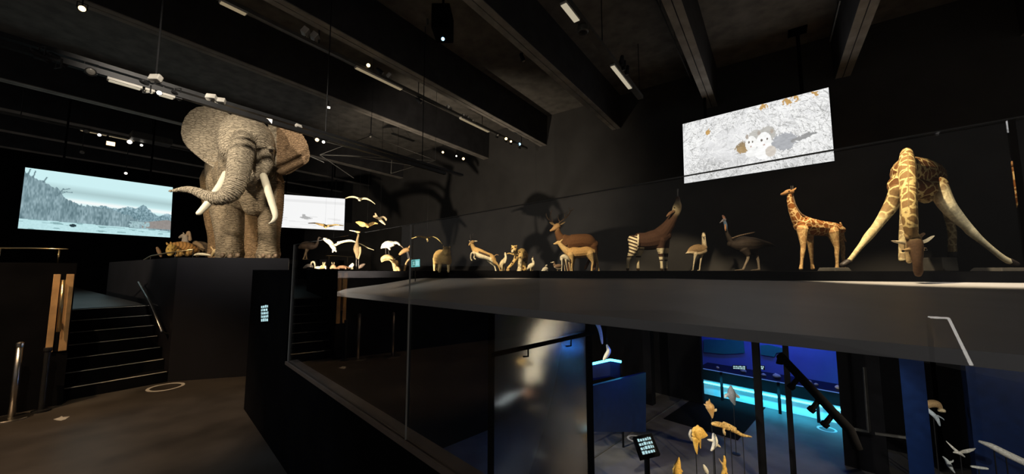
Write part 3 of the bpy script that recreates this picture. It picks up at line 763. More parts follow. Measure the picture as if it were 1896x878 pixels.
eyes(bus, D, [(1300.8, 438, -.05), (1305.4, 438, -.05)], .6)

# ---- okapi ----------------------------------------------------------------
D = 10.1
OB = (.060, .028, .015); OW = (.80, .70, .46)
ch = [
 (OB, [(1171, 444, 0, 9, 10), (1178, 446, 0, 15, 17), (1195, 447, 0, 17, 19), (1212, 444, 0, 19, 19), (1224, 440, 0, 17, 16), (1232, 437, 0, 11, 12)]),
 (OB, [(1220, 438, 0, 16), (1232, 425, 0, 12.5), (1240, 414, 0, 10), (1247, 401, 0, 8), (1251, 392, 0, 7)]),
 ((.72, .60, .36), [(1251, 396, 0, 7), (1253, 388, 0, 8.2, 7), (1254.5, 380, 0, 7.4, 6), (1255, 374, 0, 5, 4.6)]),
 ((.16, .10, .07), [(1255, 374, 0, 4.8), (1255, 369, 0, 4), (1254.8, 366, 0, 3)]),
 ((.20, .11, .06), [(1248, 391, -.1, 2.6, 1.6), (1241, 394.5, -.16, 3, 1.2), (1236, 399, -.2, 1.8, .8), (1234, 401.5, -.2, .8, .6)]),
 ((.20, .11, .06), [(1250, 393, .1, 2.4, 1.4), (1246, 399, .2, 2.4, 1), (1243, 405, .26, 1, .7)]),
 (OB, [(1175, 450, -.12, 12), (1172, 463, -.13, 8), (1167, 473, -.13, 5.4), (1163.5, 481, -.13, 3.4), (1162.5, 490, -.13, 2.6), (1162, 499, -.13, 3)]),
 (OB, [(1186, 452, .14, 12), (1184, 465, .14, 7.5), (1182, 474, .14, 4.8), (1181, 482, .14, 3.2), (1181.2, 490, .14, 2.6), (1181.5, 499, .14, 3)]),
 (OB, [(1222, 446, -.12, 11), (1222.5, 460, -.12, 7.4), (1223.5, 470, -.12, 4.6), (1224, 478, -.12, 3.8), (1225, 488, -.12, 2.6), (1225.5, 499, -.12, 3)]),
 (OB, [(1230, 446, .14, 10), (1232, 460, .14, 6.6), (1233, 470, .14, 4.4), (1233, 478, .14, 3.6), (1233, 488, .14, 2.6), (1232.8, 499, .14, 3)]),
 ((.10, .05, .03), [(1169, 440, .02, 1.5), (1166.5, 452, .02, 1.2), (1166, 462, .02, 1.4)]),
]
def po(u, v, co, c):
    W_ = np.array(OW); K = np.array((.05, .025, .014))
    st = np.sin((v - .35 * (u - 1165) - 437) * 2 * math.pi / 6.4) > -.1
    hq = (u < 1181 - (v - 436) * .04) & (v > 437) & (v < 472) & (u < 1181)
    c[hq & st, :3] = W_; c[hq & ~st, :3] = K
    ed = (np.abs(u - 1181.5) < 1.3) & (v > 434) & (v < 455) & (c[:, 0] < .3); c[ed, :3] = W_
    lo = (v > 472) | ((u > 1179) & (u < 1196) & (v > 458) & (v < 472) & (u < 1193)); lo &= ~hq
    c[lo, :3] = W_ * np.array((1, .96, .9))
    fl = (u > 1214) & (v > 459.5)
    c[fl, :3] = W_
    bl = fl & (((v > 469.5) & (v < 475.5)) | ((v > 481) & (v < 483.5)) | ((u < 1223) & (np.sin((v - 459) * 2.4) > .45) & (v < 470)))
    c[bl, :3] = K
    hk = (u < 1195) & (v > 474) & (v < 477); c[hk, :3] = K
    c[v > 497.2, :3] = np.array((.10, .06, .03))
oka = critter('okapi', D, (1200, 500), ch, M['fur'], vox=.6, smooth=2, paint=po)
thing(oka, 'dark brown okapi with striped white legs stretching its head straight up', 'okapi')
bit('tongue', oka, D, [[(1254.8, 366, 0, 1.3), (1254.6, 358, 0, 1.0), (1254.8, 351, 0, 1.5)]], plain('tongue_grey', (.35, .34, .32), .4))
eyes(oka, D, [(1248.5, 384.5, -.09)], 1.0)
# ---- stag and hind --------------------------------------------------------
D = 11.0
SB = (.14, .062, .022); SL_ = (.50, .30, .13)
ch = [
 (SB, [(1046, 446, 0, 12, 12), (1056, 450, 0, 16, 16), (1074, 448, 0, 15, 17), (1090, 449, 0, 15, 16), (1100, 452, 0, 8, 12)]),
 (SB, [(1031, 424, 0, 5.5), (1034, 434, 0, 6.6), (1040, 444, 0, 9.5), (1048, 452, 0, 13)]),
 (SL_, [(1032, 419, 0, 6), (1027, 423, -.05, 4.8), (1022.5, 426, -.08, 3), (1020, 427, -.1, 2.3)]),
 ((.62, .44, .22), [(1026, 416.5, -.02, 2, 1.4), (1021, 413.5, -.06, 2.4, 1), (1017.5, 411.5, -.08, .8, .6)]),
 ((.62, .44, .22), [(1035, 416, .05, 2.2, 1.4), (1041, 413.5, .08, 2.6, 1), (1046.5, 411, .1, .8, .6)]),
 (SB, [(1052, 458, -.1, 9), (1054, 474, -.1, 5), (1054, 486, -.1, 3), (1054, 501, -.1, 2.7)]),
 (SB, [(1058, 458, .14, 9), (1059, 474, .14, 5), (1059, 486, .14, 3), (1059, 501, .14, 2.7)]),
 (SB, [(1090, 456, .16, 11), (1092, 470, .16, 6.6), (1091.5, 480, .16, 3.4), (1088, 489, .16, 2.6), (1084, 497, .16, 2.6)]),
 (SB, [(1098, 456, -.08, 10), (1101, 470, -.08, 6), (1103, 482, -.08, 3.2), (1101.5, 490, -.08, 2.4), (1100.5, 498.5, -.08, 2.5)]),
]
stag = critter('red_deer', D, (1072, 500), ch, M['fur'], vox=.6, smooth=2)
thing(stag, 'dark red stag with branching antlers standing behind the paler hind', 'deer')
bit('antler', stag, D, [[(1026, 416, 0, 1.3), (1021, 410, 0, 1.2), (1015, 405.5, -.02, 1.1), (1011.5, 399, -.04, 1.0), (1011.5, 395, -.04, .5)],
                       [(1018, 408, 0, 1), (1018.5, 401, .05, .9), (1020, 394, .08, .8), (1022.5, 388.5, .1, .4)], [(1023, 412, 0, .9), (1022, 405, -.1, .7), (1021.5, 401, -.14, .3)]], M['horn'])
bit('antler', stag, D, [[(1033, 415, 0, 1.3), (1039, 410, .02, 1.2), (1047, 404, .04, 1.2), (1054, 396, .06, 1.1), (1055.5, 390, .06, 1.0), (1053, 384.5, .05, .4)],
                       [(1055.5, 391, .06, .9), (1059.5, 389.5, .08, .8), (1061.5, 385.5, .08, .4)], [(1047, 404, .04, .9), (1045.5, 398, 0, .7), (1047, 394, 0, .3)],
                       [(1037, 412, .02, .9), (1033.5, 404, -.06, .8), (1033.5, 398, -.08, .4)], [(1051, 400, .05, .8), (1049, 394, .02, .6), (1050, 391, .02, .3)]], M['horn'])
eyes(stag, D, [(1026.5, 420.5, -.08)], .7)
D = 10.6
HB = (.60, .355, .13); HL = (.72, .50, .22)
ch = [
 (HB, [(1052, 466, 0, 7, 8), (1060, 468, 0, 10.5, 11), (1074, 468, 0, 10, 12), (1088, 466.5, 0, 10, 11), (1097, 467, 0, 6.5, 9)]),
 (HL, [(1035, 450, 0, 3.6), (1040, 456, 0, 4.4), (1046, 462, 0, 6), (1053, 467, 0, 8)]),
 (HL, [(1037, 449.5, 0, 3.4), (1033, 449.5, 0, 3.4, 3), (1028.5, 451.2, 0, 2, 1.9), (1026, 451.7, 0, 1.5)]),
 (HL, [(1037, 448, -.04, 1.4, 1), (1040, 444.8, -.06, 1.3, .8), (1042, 443, -.06, .6, .5)]),
 (HL, [(1057, 472, -.1, 6.5), (1058.5, 482, -.1, 3.6), (1058.5, 491, -.1, 2.2), (1058.3, 503, -.1, 2.1)]),
 (HL, [(1062, 472, .12, 6), (1061.5, 484, .12, 3.2), (1061, 491, .12, 2.1), (1060.5, 502, .12, 2)]),
 (HL, [(1092, 470, -.08, 8.5), (1096, 480, -.08, 4.6), (1097.5, 486, -.08, 2.6), (1096.3, 494, -.08, 2), (1095.5, 503, -.08, 2.1)]),
 (HL, [(1098, 470, .1, 7), (1103, 480, .1, 4.2), (1105.8, 486, .1, 2.4), (1107, 494, .1, 2), (1108.5, 502.5, .1, 2.1)]),
]
hind = critter('red_deer', D, (1078, 503), ch, M['fur'], vox=.5, smooth=2)
thing(hind, 'light tan antlerless hind in front of the dark antlered stag', 'deer')
eyes(hind, D, [(1033.5, 448.5, -.05)], .5)

# ---- small animals around the hind ----------------------------------------
D = 10.4
ch = [((.80, .72, .52), [(1038.5, 481, 0, 1.6), (1040.5, 477, 0, 3.8), (1045, 475.5, 0, 4.6), (1050, 478.5, 0, 4), (1054, 482, 0, 1.6)]),
      ((.80, .72, .52), [(1040.5, 480, -.03, 2), (1040.5, 490, -.03, .9), (1039.6, 503.5, -.03, .9)]),
      ((.70, .55, .32), [(1047.5, 481, -.02, 2), (1048.5, 491, -.02, .9), (1051, 503.5, -.02, .9)]),
      ((.70, .55, .32), [(1052, 481, .05, 2), (1054.5, 491, .05, 1.1), (1056.5, 503, .05, 1)]),
      ((.70, .55, .32), [(1044, 481, .06, 2), (1045, 491, .06, .9), (1046, 503, .06, .9)])]
o = critter('fawn', D, (1047, 503.5), ch, M['fur'], vox=.42, smooth=2)
thing(o, 'tiny pale long-legged fawn grazing below the tan hind', 'deer')
ch = [((.20, .13, .08), [(1041, 492, 0, 1.5), (1036, 493, 0, 4, 5), (1030, 493.5, 0, 4, 5), (1026.5, 491, 0, 2.6), (1026, 488, 0, 1.8), (1025, 485.8, 0, 2)]),
      ((.78, .70, .50), [(1027, 494.5, -.03, 1.4), (1032, 497.5, -.03, 1.5), (1038, 497.6, -.02, 1.2)]),
      ((.78, .70, .50), [(1024.5, 485.8, -.03, 1.2), (1022, 486, -.02, .8), (1020, 486.2, 0, .7)]),
      ((.4, .3, .15), [(1032, 497, -.03, .8), (1032, 503, -.03, .8)]), ((.4, .3, .15), [(1035, 497, .04, .8), (1035.5, 503, .04, .8)])]
o = critter('duck', D, (1033, 503.5), ch, M['feather'], vox=.42, smooth=2)
thing(o, 'brown duck with white flank stripe standing left of the fawn', 'bird')
ch = [((.80, .74, .58), [(1004, 502, 0, 1.6), (1008, 499.5, 0, 4.4, 4), (1011.5, 499, -.02, 4.4, 4), (1013, 501, -.02, 2.4)]),
      ((.30, .20, .12), [(1007, 497.5, .03, 2.2), (1011, 495.5, .02, 2.6), (1011.8, 493, 0, 2.3)]),
      ((.82, .76, .6), [(1011, 492.3, -.04, 1.5), (1012.5, 491.3, -.04, 1.4)])]
o = critter('puffin', D, (1009, 504), ch, M['feather'], vox=.42, smooth=2)
thing(o, 'small squat white breasted bird sitting left of the duck', 'bird')
D = 10.5
ch = [((.82, .74, .52), [(977, 498, 0, 1.4), (981, 494, 0, 4.4), (985.5, 491, 0, 4.6), (988, 487.5, 0, 2.8), (987, 483, 0, 1.9), (986.3, 480, 0, 2.2)]),
      ((.55, .42, .2), [(983, 497, -.03, 1), (982.6, 504, -.03, .8)]), ((.55, .42, .2), [(986, 497, .03, 1), (985.6, 504, .03, .8)])]
o = critter('gull', D, (984, 504), ch, M['feather'], vox=.42, smooth=2)
thing(o, 'white upright gull standing alone just right of the leopard', 'bird')
bit('beak', o, D, [[(986.6, 478.5, 0, .9), (986.8, 475.5, 0, .5)]], M['horn'])
# leopard
D = 10.9
LY = (.74, .52, .20, 1.0); LW = (.80, .68, .42, .5)
ch = [
 (LY, [(962, 474, -.25, 8.5, 10), (966, 472, .1, 9.5, 12), (969, 473, .6, 8.6, 11), (970, 474, 1.0, 7.5, 10), (970, 476, 1.25, 5, 7)]),
 (LY, [(955, 466, -.3, 6), (960, 470, -.2, 7.5), (963, 473, 0, 8)]),
 (LY, [(952.5, 460, -.35, 5.6, 5.5), (951.2, 463, -.42, 5.4, 5)]),
 (LW, [(949.5, 465, -.5, 3, 3), (948.8, 466.5, -.56, 2.3, 2)]),
 (LY, [(948.5, 456.5, -.3, 1.7, 1), (947.8, 454.8, -.3, 1.2, .8)]), (LY, [(956, 456.5, -.3, 1.7, 1), (956.8, 454.8, -.3, 1.2, .8)]),
 (LY, [(957, 475, -.3, 5), (952.5, 483, -.42, 3.4), (947.5, 490, -.5, 3), (943, 494.5, -.55, 2.8), (941, 496, -.56, 2.4)]),
 (LW, [(962, 478, -.25, 6.4), (962, 488, -.28, 4.8), (962.5, 496, -.3, 4), (961.5, 501.5, -.36, 4.6, 4.2)]),
 (LY, [(971, 476, .9, 7), (972, 488, .95, 4.4), (972, 500, .95, 3.2)]), (LY, [(966, 476, .9, 7), (965, 488, .95, 4.4), (965, 500, .95, 3.2)]),
 (LY, [(958, 472, .3, 2.0), (948, 470.5, .5, 1.5), (943, 469.2, .5, 1.4), (939.5, 470, .5, 1.2)]),
]
o = critter('leopard', D, (962, 503.5), ch, M['leopard'], vox=.5, smooth=2)
thing(o, 'spotted golden leopard stepping forward with one paw raised', 'leopard')
eyes(o, D, [(948.8, 461.2, -.52), (953.6, 461.2, -.52)], .55)
q = MB(); q.ball(P(940.5, 500.2, D - .55), 3.3 * D / F, (1.15, 1, .95)); o = q.build('rock', M['stump'], smooth=True)
tag(o, 'small brown rock under the raised paw of the leopard', 'rock')
# penguin-like bird
D = 10.7
ch = [((.66, .56, .34), [(925.5, 497, 0, 1.3), (928, 491, 0, 3.8), (931.5, 485.5, 0, 4.8), (935, 481, 0, 3.8), (936.5, 476, 0, 2.6), (936, 471.5, 0, 2.4), (935.4, 469, 0, 1.6)]),
      ((.80, .74, .54), [(934.5, 486, -.04, 2.6), (937, 479, -.04, 2.0), (936.2, 472, -.03, 1.6)]),
      ((.55, .42, .2), [(930, 492, -.04, 1.4), (929.3, 503, -.04, .9)]), ((.55, .42, .2), [(933, 491, .04, 1.4), (932.8, 503, .04, .9)])]
o = critter('goose', D, (930, 503.5), ch, M['feather'], vox=.42, smooth=2)
thing(o, 'pale long-necked goose standing between gazelle and leopard', 'bird')
# gazelle
GT_ = (.56, .36, .14); GWH = (.82, .74, .52)
ch = [
 (GT_, [(882, 465, 0, 7, 7), (890, 470.5, 0, 8.8, 8), (900, 474, 0, 7.4, 8), (908, 477, 0, 7.2, 7.5), (913, 481, 0, 5.6, 6.5)]),
 (GT_, [(873.5, 452, 0, 3), (876, 458, 0, 4), (880, 464, 0, 6)]),
 (GT_, [(875, 448.5, 0, 3.6), (872, 450.5, 0, 3.2), (869.5, 453, 0, 1.9), (868.6, 454, 0, 1.4)]),
 ((.7, .6, .4), [(877, 447, .03, 1.2, .9), (881, 446.8, .05, 1.5, .8), (884, 446.4, .06, .7, .5)]),
 ((.7, .6, .4), [(872, 448, -.04, 1, .9), (869.5, 446.5, -.06, 1.2, .6), (868.3, 446, -.06, .5, .4)]),
 (GWH, [(879, 469, -.06, 3.4), (875, 468, -.08, 1.7), (872.6, 470, -.08, 1.5), (871.6, 476, -.08, 1.1), (872.2, 480, -.08, 1.1), (873.6, 482.5, -.08, 1.2)]),
 (GWH, [(881, 471, .08, 3.2), (878.5, 475, .08, 1.8), (877.8, 477.5, .08, 1.2), (880, 480.2, .08, 1.1)]),
 (GT_, [(911, 480, -.06, 5.4), (916, 485.5, -.06, 3.6), (921.5, 490.5, -.06, 1.9), (924.3, 496, -.06, 1.3), (927, 503, -.06, 1.4)]),
 (GWH, [(906, 481, .08, 5), (911, 487, .08, 3.4), (915.5, 492, .08, 1.9), (917, 497, .08, 1.3), (918.4, 503, .08, 1.4)]),
 ((.25, .16, .09), [(913.5, 476.5, 0, 1.0), (917, 473, 0, .8), (920, 471.5, 0, .8), (922.5, 472.6, 0, .8)]),
]
def pz(u, v, co, c):
    mid = 466.8 + (u - 886) * .37
    bd = (u > 880) & (u < 910)
    w = bd & (v > mid + 2.0); c[w, :3] = np.array(GWH)
    k = bd & (np.abs(v - mid) < 2.0) & (u > 886) & (u < 907); c[k, :3] = np.array((.07, .04, .02))
    w2 = (u > 905) & (u < 912) & (v > 482); c[w2, :3] = np.array(GWH)
o = critter('gazelle', D, (905, 503.5), ch, M['fur'], vox=.42, smooth=2, paint=pz)
thing(o, 'leaping tan gazelle with dark flank stripe and white belly', 'gazelle')
bit('horn', o, D, [[(872.5, 446, -.02, .9), (871, 440, -.02, .7), (870.8, 434, -.01, .35)]], M['darkhorn']); bit('horn', o, D, [[(874.5, 446, .03, .9), (874.8, 439, .04, .7), (876, 432, .04, .35)]], M['darkhorn'])
eyes(o, D, [(872.8, 449, -.05)], .5)
# antelope facing front
D = 10.4
AT = (.47, .31, .11)
ch = [
 (AT, [(811, 477, .7, 9, 11), (815, 476, .3, 12, 14), (821, 477, -.1, 13, 14), (826, 478, -.4, 10, 12)]),
 (AT, [(824, 473, -.35, 9), (826.5, 467, -.5, 8)]),
 (AT, [(826.5, 462, -.55, 7, 6), (826.8, 466, -.68, 6.8, 6), (827.2, 468.5, -.78, 4.8, 4)]),
 (AT, [(821.5, 458, -.5, 1.8, 1), (822, 455.5, -.5, 1.4, .8)]), (AT, [(832.5, 458.5, -.5, 1.6, 1), (833, 456.5, -.5, 1.2, .8)]),
 (AT, [(807, 480, .6, 6), (804.8, 490, .6, 3), (804.6, 502, .6, 2.1)]), (AT, [(817, 482, .7, 6), (811.5, 493, .7, 3), (810.5, 502, .7, 2.1)]),
 (AT, [(816, 484, -.25, 6), (814.5, 493, -.28, 3.3), (813.6, 502.5, -.3, 2.5)]), (AT, [(831, 483, -.3, 6), (830.6, 493, -.32, 2.9), (830.4, 502.5, -.34, 2.3)]),
]
def pa(u, v, co, c):
    k = (v < 462) & (v > 455) & (u > 822) & (u < 832); c[k, :3] *= .45
    k = (v > 490); c[k, :3] = np.array((.72, .56, .28))
o = critter('antelope', D, (819, 503), ch, M['fur'], vox=.5, smooth=2, paint=pa)
thing(o, 'stocky golden brown antelope facing forward beside the glass joint', 'antelope')
bit('horn', o, D, [[(822.5, 457.5, -.5, .9), (822.6, 453, -.5, .4)]], M['darkhorn']); bit('horn', o, D, [[(831.5, 457.5, -.5, .9), (833, 453, -.5, .4)]], M['darkhorn'])
eyes(o, D, [(822.8, 463, -.68), (830.8, 463, -.68)], .8)

# ---- wading birds ---------------------------------------------------------
D = 10.6
ch = [((.85, .82, .68), [(706.5, 459, 0, 1.6, 2.5), (711, 455.5, 0, 5, 5), (717, 453, 0, 7, 6.5), (723, 452.5, 0, 6.6, 6), (727.5, 452, 0, 4.6, 4.6)]),
      ((.80, .76, .60), [(727, 451, 0, 4), (731, 450, 0, 3.2), (735, 449.6, 0, 2.5), (738, 451.4, 0, 2.2), (740, 453.4, 0, 1.8)]),
      ((.85, .82, .68), [(720, 458, -.03, 3), (722, 462, -.03, 1.6)]),
      ((.22, .19, .15), [(722.5, 448.2, 0, 2.4, 3.5), (727.5, 449, 0, 2, 3), (729, 452, -.03, 1.2, 2)])]
o = critter('egret', D, (716, 478), ch, M['feather'], vox=.42, smooth=2)
thing(o, 'white egret stretching its beak downward on a twisted tree stump', 'bird')
bit('leg', o, D, [[(714.2, 458, -.03, .7), (714.4, 468, -.03, .55), (714.6, 478, -.03, .55)]], M['darkhorn']); bit('leg', o, D, [[(718.6, 460, .03, .7), (719.5, 467, .03, .55), (721.5, 474, .03, .55)]], M['darkhorn'])
bit('beak', o, D, [[(740, 453.4, 0, 1.2), (744, 457, 0, .8), (747.5, 460.6, 0, .3)]], M['horn'])
ch = [((.60, .40, .14), [(707.5, 484, 0, 2), (709, 479, 0, 4.2), (715, 476, 0, 4.6), (721, 476.5, 0, 4.6), (726, 480, 0, 3.8), (728.5, 485, 0, 3.6), (731, 492, 0, 4.4), (733.5, 499, 0, 5.4), (735, 503, 0, 5.4)]),
      ((.60, .40, .14), [(731, 486, .1, 3), (734, 485, .1, 3.2), (735, 490, .1, 3)]), ((.62, .45, .2), [(736, 496, -.1, 3), (739, 499, -.1, 3), (740, 502.5, -.1, 2.4)]),
      ((.75, .58, .28), [(709, 484, -.12, 1.4), (715, 481.6, -.12, 1.2), (722, 481.8, -.1, 1.4), (727, 487, -.1, 1.2)])]
o = critter('tree_stump', D, (728, 503), ch, M['stump'], vox=.5, smooth=2)
tag(o, 'twisted golden tree stump bent over to the left under the egret', 'stump')
D = 10.8
ch = [((.34, .20, .08), [(756, 462, 0, 4.2), (750, 464, 0, 4.6), (744, 468, 0, 3.6), (740.5, 471.5, 0, 2.6)]), ((.34, .2, .08), [(758, 458, 0, 2.2), (760, 456, .02, 2.4)])]
o = critter('ibis', D, (752, 478), ch, M['feather'], vox=.42, smooth=2)
thing(o, 'brown ibis pointing its long beak down on a leaning post', 'bird')
bit('beak', o, D, [[(740.5, 471.5, 0, 1.4), (736, 476, 0, .9), (731, 480.5, 0, .4)]], M['darkhorn'])
bit('leg', o, D, [[(753, 465, -.02, .7), (756.5, 480, -.02, .6)]], M['darkhorn']); bit('leg', o, D, [[(755, 465, .03, .7), (758.5, 480, .03, .6)]], M['darkhorn'])
ch = [((.62, .45, .2), [(748.5, 503, 0, 1.8), (750, 495, 0, 2), (752.5, 487, 0, 2), (757, 481, 0, 2.2), (761, 480, 0, 2)])]
o = critter('perch_post', D, (750, 503), ch, M['stump'], vox=.42, smooth=1)
tag(o, 'thin leaning wooden perch under the brown ibis', 'perch')
# heron
D = 11.0
ch = [((.17, .12, .06), [(661, 449, 0, 2.8), (660.8, 455, 0, 5, 5), (661, 461, 0, 6.6, 6.4), (661.5, 467, 0, 5.6, 5.4), (662, 473, 0, 3.2, 3.2), (662.5, 479, 0, 1.2)]),
      ((.18, .13, .065), [(663.2, 431, 0, 1.8), (663.4, 436, 0, 1.9), (661.8, 442, 0, 2), (661, 449, 0, 2.8)]),
      ((.30, .22, .11), [(665, 430, 0, 2.2), (662, 429.6, 0, 2.2), (659, 429, 0, 1.5)]),
      ((.36, .27, .14), [(656.6, 457, -.02, 1.6), (657, 464, -.04, 1.6), (659, 472, -.04, 1.1), (659.5, 477, -.04, .8)]),
      ((.36, .27, .14), [(667, 458, -.02, 1.6), (667.4, 466, -.04, 1.6), (665.5, 474, -.04, 1.2), (664, 479, -.04, .8)])]
o = critter('heron', D, (661, 499), ch, M['feather'], vox=.42, smooth=2)
thing(o, 'tall slim brown heron standing upright with its beak pointing left', 'bird')
bit('beak', o, D, [[(659.5, 429, 0, 1.2), (653, 427.6, 0, .8), (647, 427, 0, .3)]], M['ivory'])
bit('leg', o, D, [[(659.6, 470, -.03, .8), (659.6, 485, -.03, .6), (659.8, 498.5, -.03, .8)]], M['darkhorn']); bit('leg', o, D, [[(664, 472, .03, .8), (664, 485, .03, .6), (664, 498.5, .03, .8)]], M['darkhorn'])
# gliding albatross
D = 10.9
ch = [((.85, .80, .60), [(612, 452, .1, 3.4), (615.5, 456, 0, 4.2), (618.5, 460, -.1, 3.8), (619, 463, -.15, 2.6)]),
      ((.86, .80, .60), [(617, 456, 0, 3, 3), (612.5, 451, .05, 4.2, 1.6), (607, 446.5, .1, 4.4, 1.2), (601, 443, .15, 3.2, .9), (599, 441.8, .15, 1.6, .7)]),
      ((.66, .56, .34), [(619, 455, 0, 2.8, 3), (628, 450.5, .05, 2.2, 6), (638, 447.2, .1, 2.2, 6), (648, 446, .15, 2.2, 5), (656, 447.6, .2, 1.5, 4.4), (668, 452.6, .3, 1.1, 4), (682, 459.5, .4, 1.0, 3), (692, 463, .5, .6, 1.2)]),
      ((.86, .80, .62), [(625, 448.8, -.1, 1.1, 2), (638, 446, -.08, 1.1, 2), (648, 444.8, -.05, 1.2, 2), (656, 447, 0, .8, 2)]),
      ((.85, .78, .55), [(616.5, 462, -.1, 1.2), (616, 467, -.12, 1.1)]), ((.85, .78, .55), [(621, 461, -.08, 1.2), (622.2, 466, -.1, 1.1)])]
o = critter('albatross', D, (618, 460), ch, M['feather'], vox=.42, smooth=2)
thing(o, 'large white gliding seabird with one very long wing passing behind the heron', 'bird'); wire_up(o, D, 617, 454)
# emu
D = 13.0
ch = [((.09, .062, .045), [(556, 458, 0, 3.6, 5), (562, 455.5, 0, 7.4, 9), (570, 454.5, 0, 8.2, 10), (578, 455.5, 0, 7.2, 9), (584, 455, 0, 4.2, 6), (588, 450, 0, 2.4)]),
      ((.12, .09, .07), [(586, 453, 0, 3), (588.5, 447, 0, 1.9), (589.5, 442, 0, 1.6), (591, 440, 0, 2)]),
      ((.42, .30, .18), [(568.5, 461, -.04, 3), (566, 468, -.04, 1.6), (564, 474, -.04, 1.3), (561.4, 480, -.04, 1.3)]),
      ((.42, .30, .18), [(570, 461, .06, 3), (567, 468, .06, 1.5), (567.2, 475, .06, 1.2), (567.8, 480, .06, 1.2)]),
      ((.42, .30, .18), [(561.4, 480.4, -.04, 1.1), (566, 480.8, -.08, .8)]), ((.42, .3, .18), [(567.8, 480.4, .06, 1.1), (572, 480.8, .04, .8)])]
o = critter('emu', D, (566, 481), ch, M['feather'], vox=.45, smooth=2)
thing(o, 'shaggy grey brown emu on a far raised step behind the seabird', 'bird')
bit('beak', o, D, [[(592, 440, 0, 1.2), (595, 441.2, 0, .5)]], M['darkhorn'])
c0 = P(566, 481.4, D)
b = MB(); ax = Vector((RH.x, RH.y, 0)); ay = Vector((FH.x, FH.y, 0))
q = [c0 + ax * a + ay * k for a, k in ((-.55, -.5), (1.0, -.5), (1.0, .8), (-.55, .8))]
b.prism([xy(w) for w in q], PT, c0.z); o = b.build('display_step', M['black']); tag(o, 'low black display step under the emu', 'plinth')

# little ground animals at the left end of the platform
D = 10.5
def small(name, base, chains, label, cat, mat='feather', d=None, vox=.42):
    o = critter(name, d or D, base, chains, M[mat], vox=vox, smooth=1); return thing(o, label, cat)
small('vulture', (573, 498.5), [((0.088, 0.072, 0.061), [(563, 496, 0, 2), (569, 493.5, 0, 4.4), (574, 493, 0, 4.4), (577, 494, 0, 3)]),
      ((0.396, 0.330, 0.220), [(575.5, 490, -.03, 1.4), (577, 486, -.03, 1.5), (580, 484.8, -.03, 1.6), (582.2, 487.5, -.03, 1.3), (583, 492, -.03, 1), (583, 497, -.03, .7)]),
      ((0.385, 0.330, 0.220), [(575, 494, -.05, 1), (577, 497.5, -.05, 1)])], 'dark vulture with pale arched neck, leftmost bird by the glass edge', 'bird')
small('rabbit', (598, 498.5), [((0.220, 0.149, 0.066), [(594, 496, 0, 2.4), (598, 494.5, 0, 3.8), (601, 494, 0, 3)]), ((0.231, 0.165, 0.083), [(599.5, 491, -.02, 2.3), (598.6, 489.5, -.04, 1.6)]),
      ((0.330, 0.253, 0.143), [(598.6, 489.5, 0, .9), (598.2, 486, 0, .7)]), ((0.330, 0.253, 0.143), [(601, 489.5, 0, .9), (601.6, 486, 0, .7)]), ((0.640, 0.576, 0.400), [(602.5, 494, -.03, 1.4), (603, 497.5, -.03, 1)])],
      'brown rabbit with upright ears next to a white chick', 'rabbit', 'fur')
small('ptarmigan', (589, 498.5), [((0.672, 0.608, 0.416), [(584.5, 495.5, 0, 1.8), (588, 495.5, 0, 2.6), (592.5, 495.5, 0, 2.2), (595.5, 492.6, 0, 1.4)])], 'small white low crouching bird left of the brown rabbit', 'bird')
small('hare', (617, 498.5), [((0.143, 0.094, 0.050), [(612.5, 496.5, 0, 2), (617, 494, 0, 4.4), (620.5, 496, 0, 2.4)]), ((0.165, 0.110, 0.061), [(616.6, 490, -.02, 2.2)] * 2), ((0.187, 0.127, 0.072), [(615, 489, 0, .9), (614.4, 486, 0, .6)]), ((0.187, 0.127, 0.072), [(618.4, 489, 0, .9), (619, 486, 0, .6)]),
      ((0.303, 0.248, 0.154), [(613, 494.5, -.04, 1), (612.6, 497.8, -.04, .8)])], 'dark brown hare sitting upright in front of the low brown tortoise', 'hare', 'fur')
small('tortoise', (635, 498.5), [((0.094, 0.047, 0.022), [(624, 496.6, 0, 2), (630, 494.6, 0, 3.2, 7), (637, 494.6, 0, 3.4, 8), (643, 496, 0, 2.4, 5)]), ((0.110, 0.066, 0.039), [(643, 496.4, 0, 1.6), (647, 496, 0, 1.4)]),
      ((0.094, 0.055, 0.033), [(628, 496.5, -.1, 1.4), (627.5, 498, -.12, 1.2)]), ((0.094, 0.055, 0.033), [(640, 496.5, -.1, 1.4), (640.5, 498, -.12, 1.2)])], 'low dark brown tortoise between hare and white bird', 'tortoise', 'fur')
small('tern', (652, 499), [((0.688, 0.640, 0.464), [(647.5, 493.5, 0, 1.4), (650, 492.6, 0, 3), (653, 490.6, 0, 3), (652.6, 488.6, 0, 1.7)]), ((0.275, 0.220, 0.110), [(650.6, 494, -.02, .6), (650.6, 498.6, -.02, .6)]), ((0.275, 0.220, 0.110), [(653, 494, .02, .6), (653, 498.6, .02, .6)])],
      'small bright white bird at the feet of the tall heron', 'bird')
small('badger', (670, 498.5), [((0.077, 0.055, 0.039), [(665.5, 496, .2, 2), (669, 493, .2, 3.6), (673, 490.6, .2, 2.6), (675, 489.6, .2, 1.6)])], 'dark small hunched mammal behind the legs of the heron', 'mammal', 'fur')

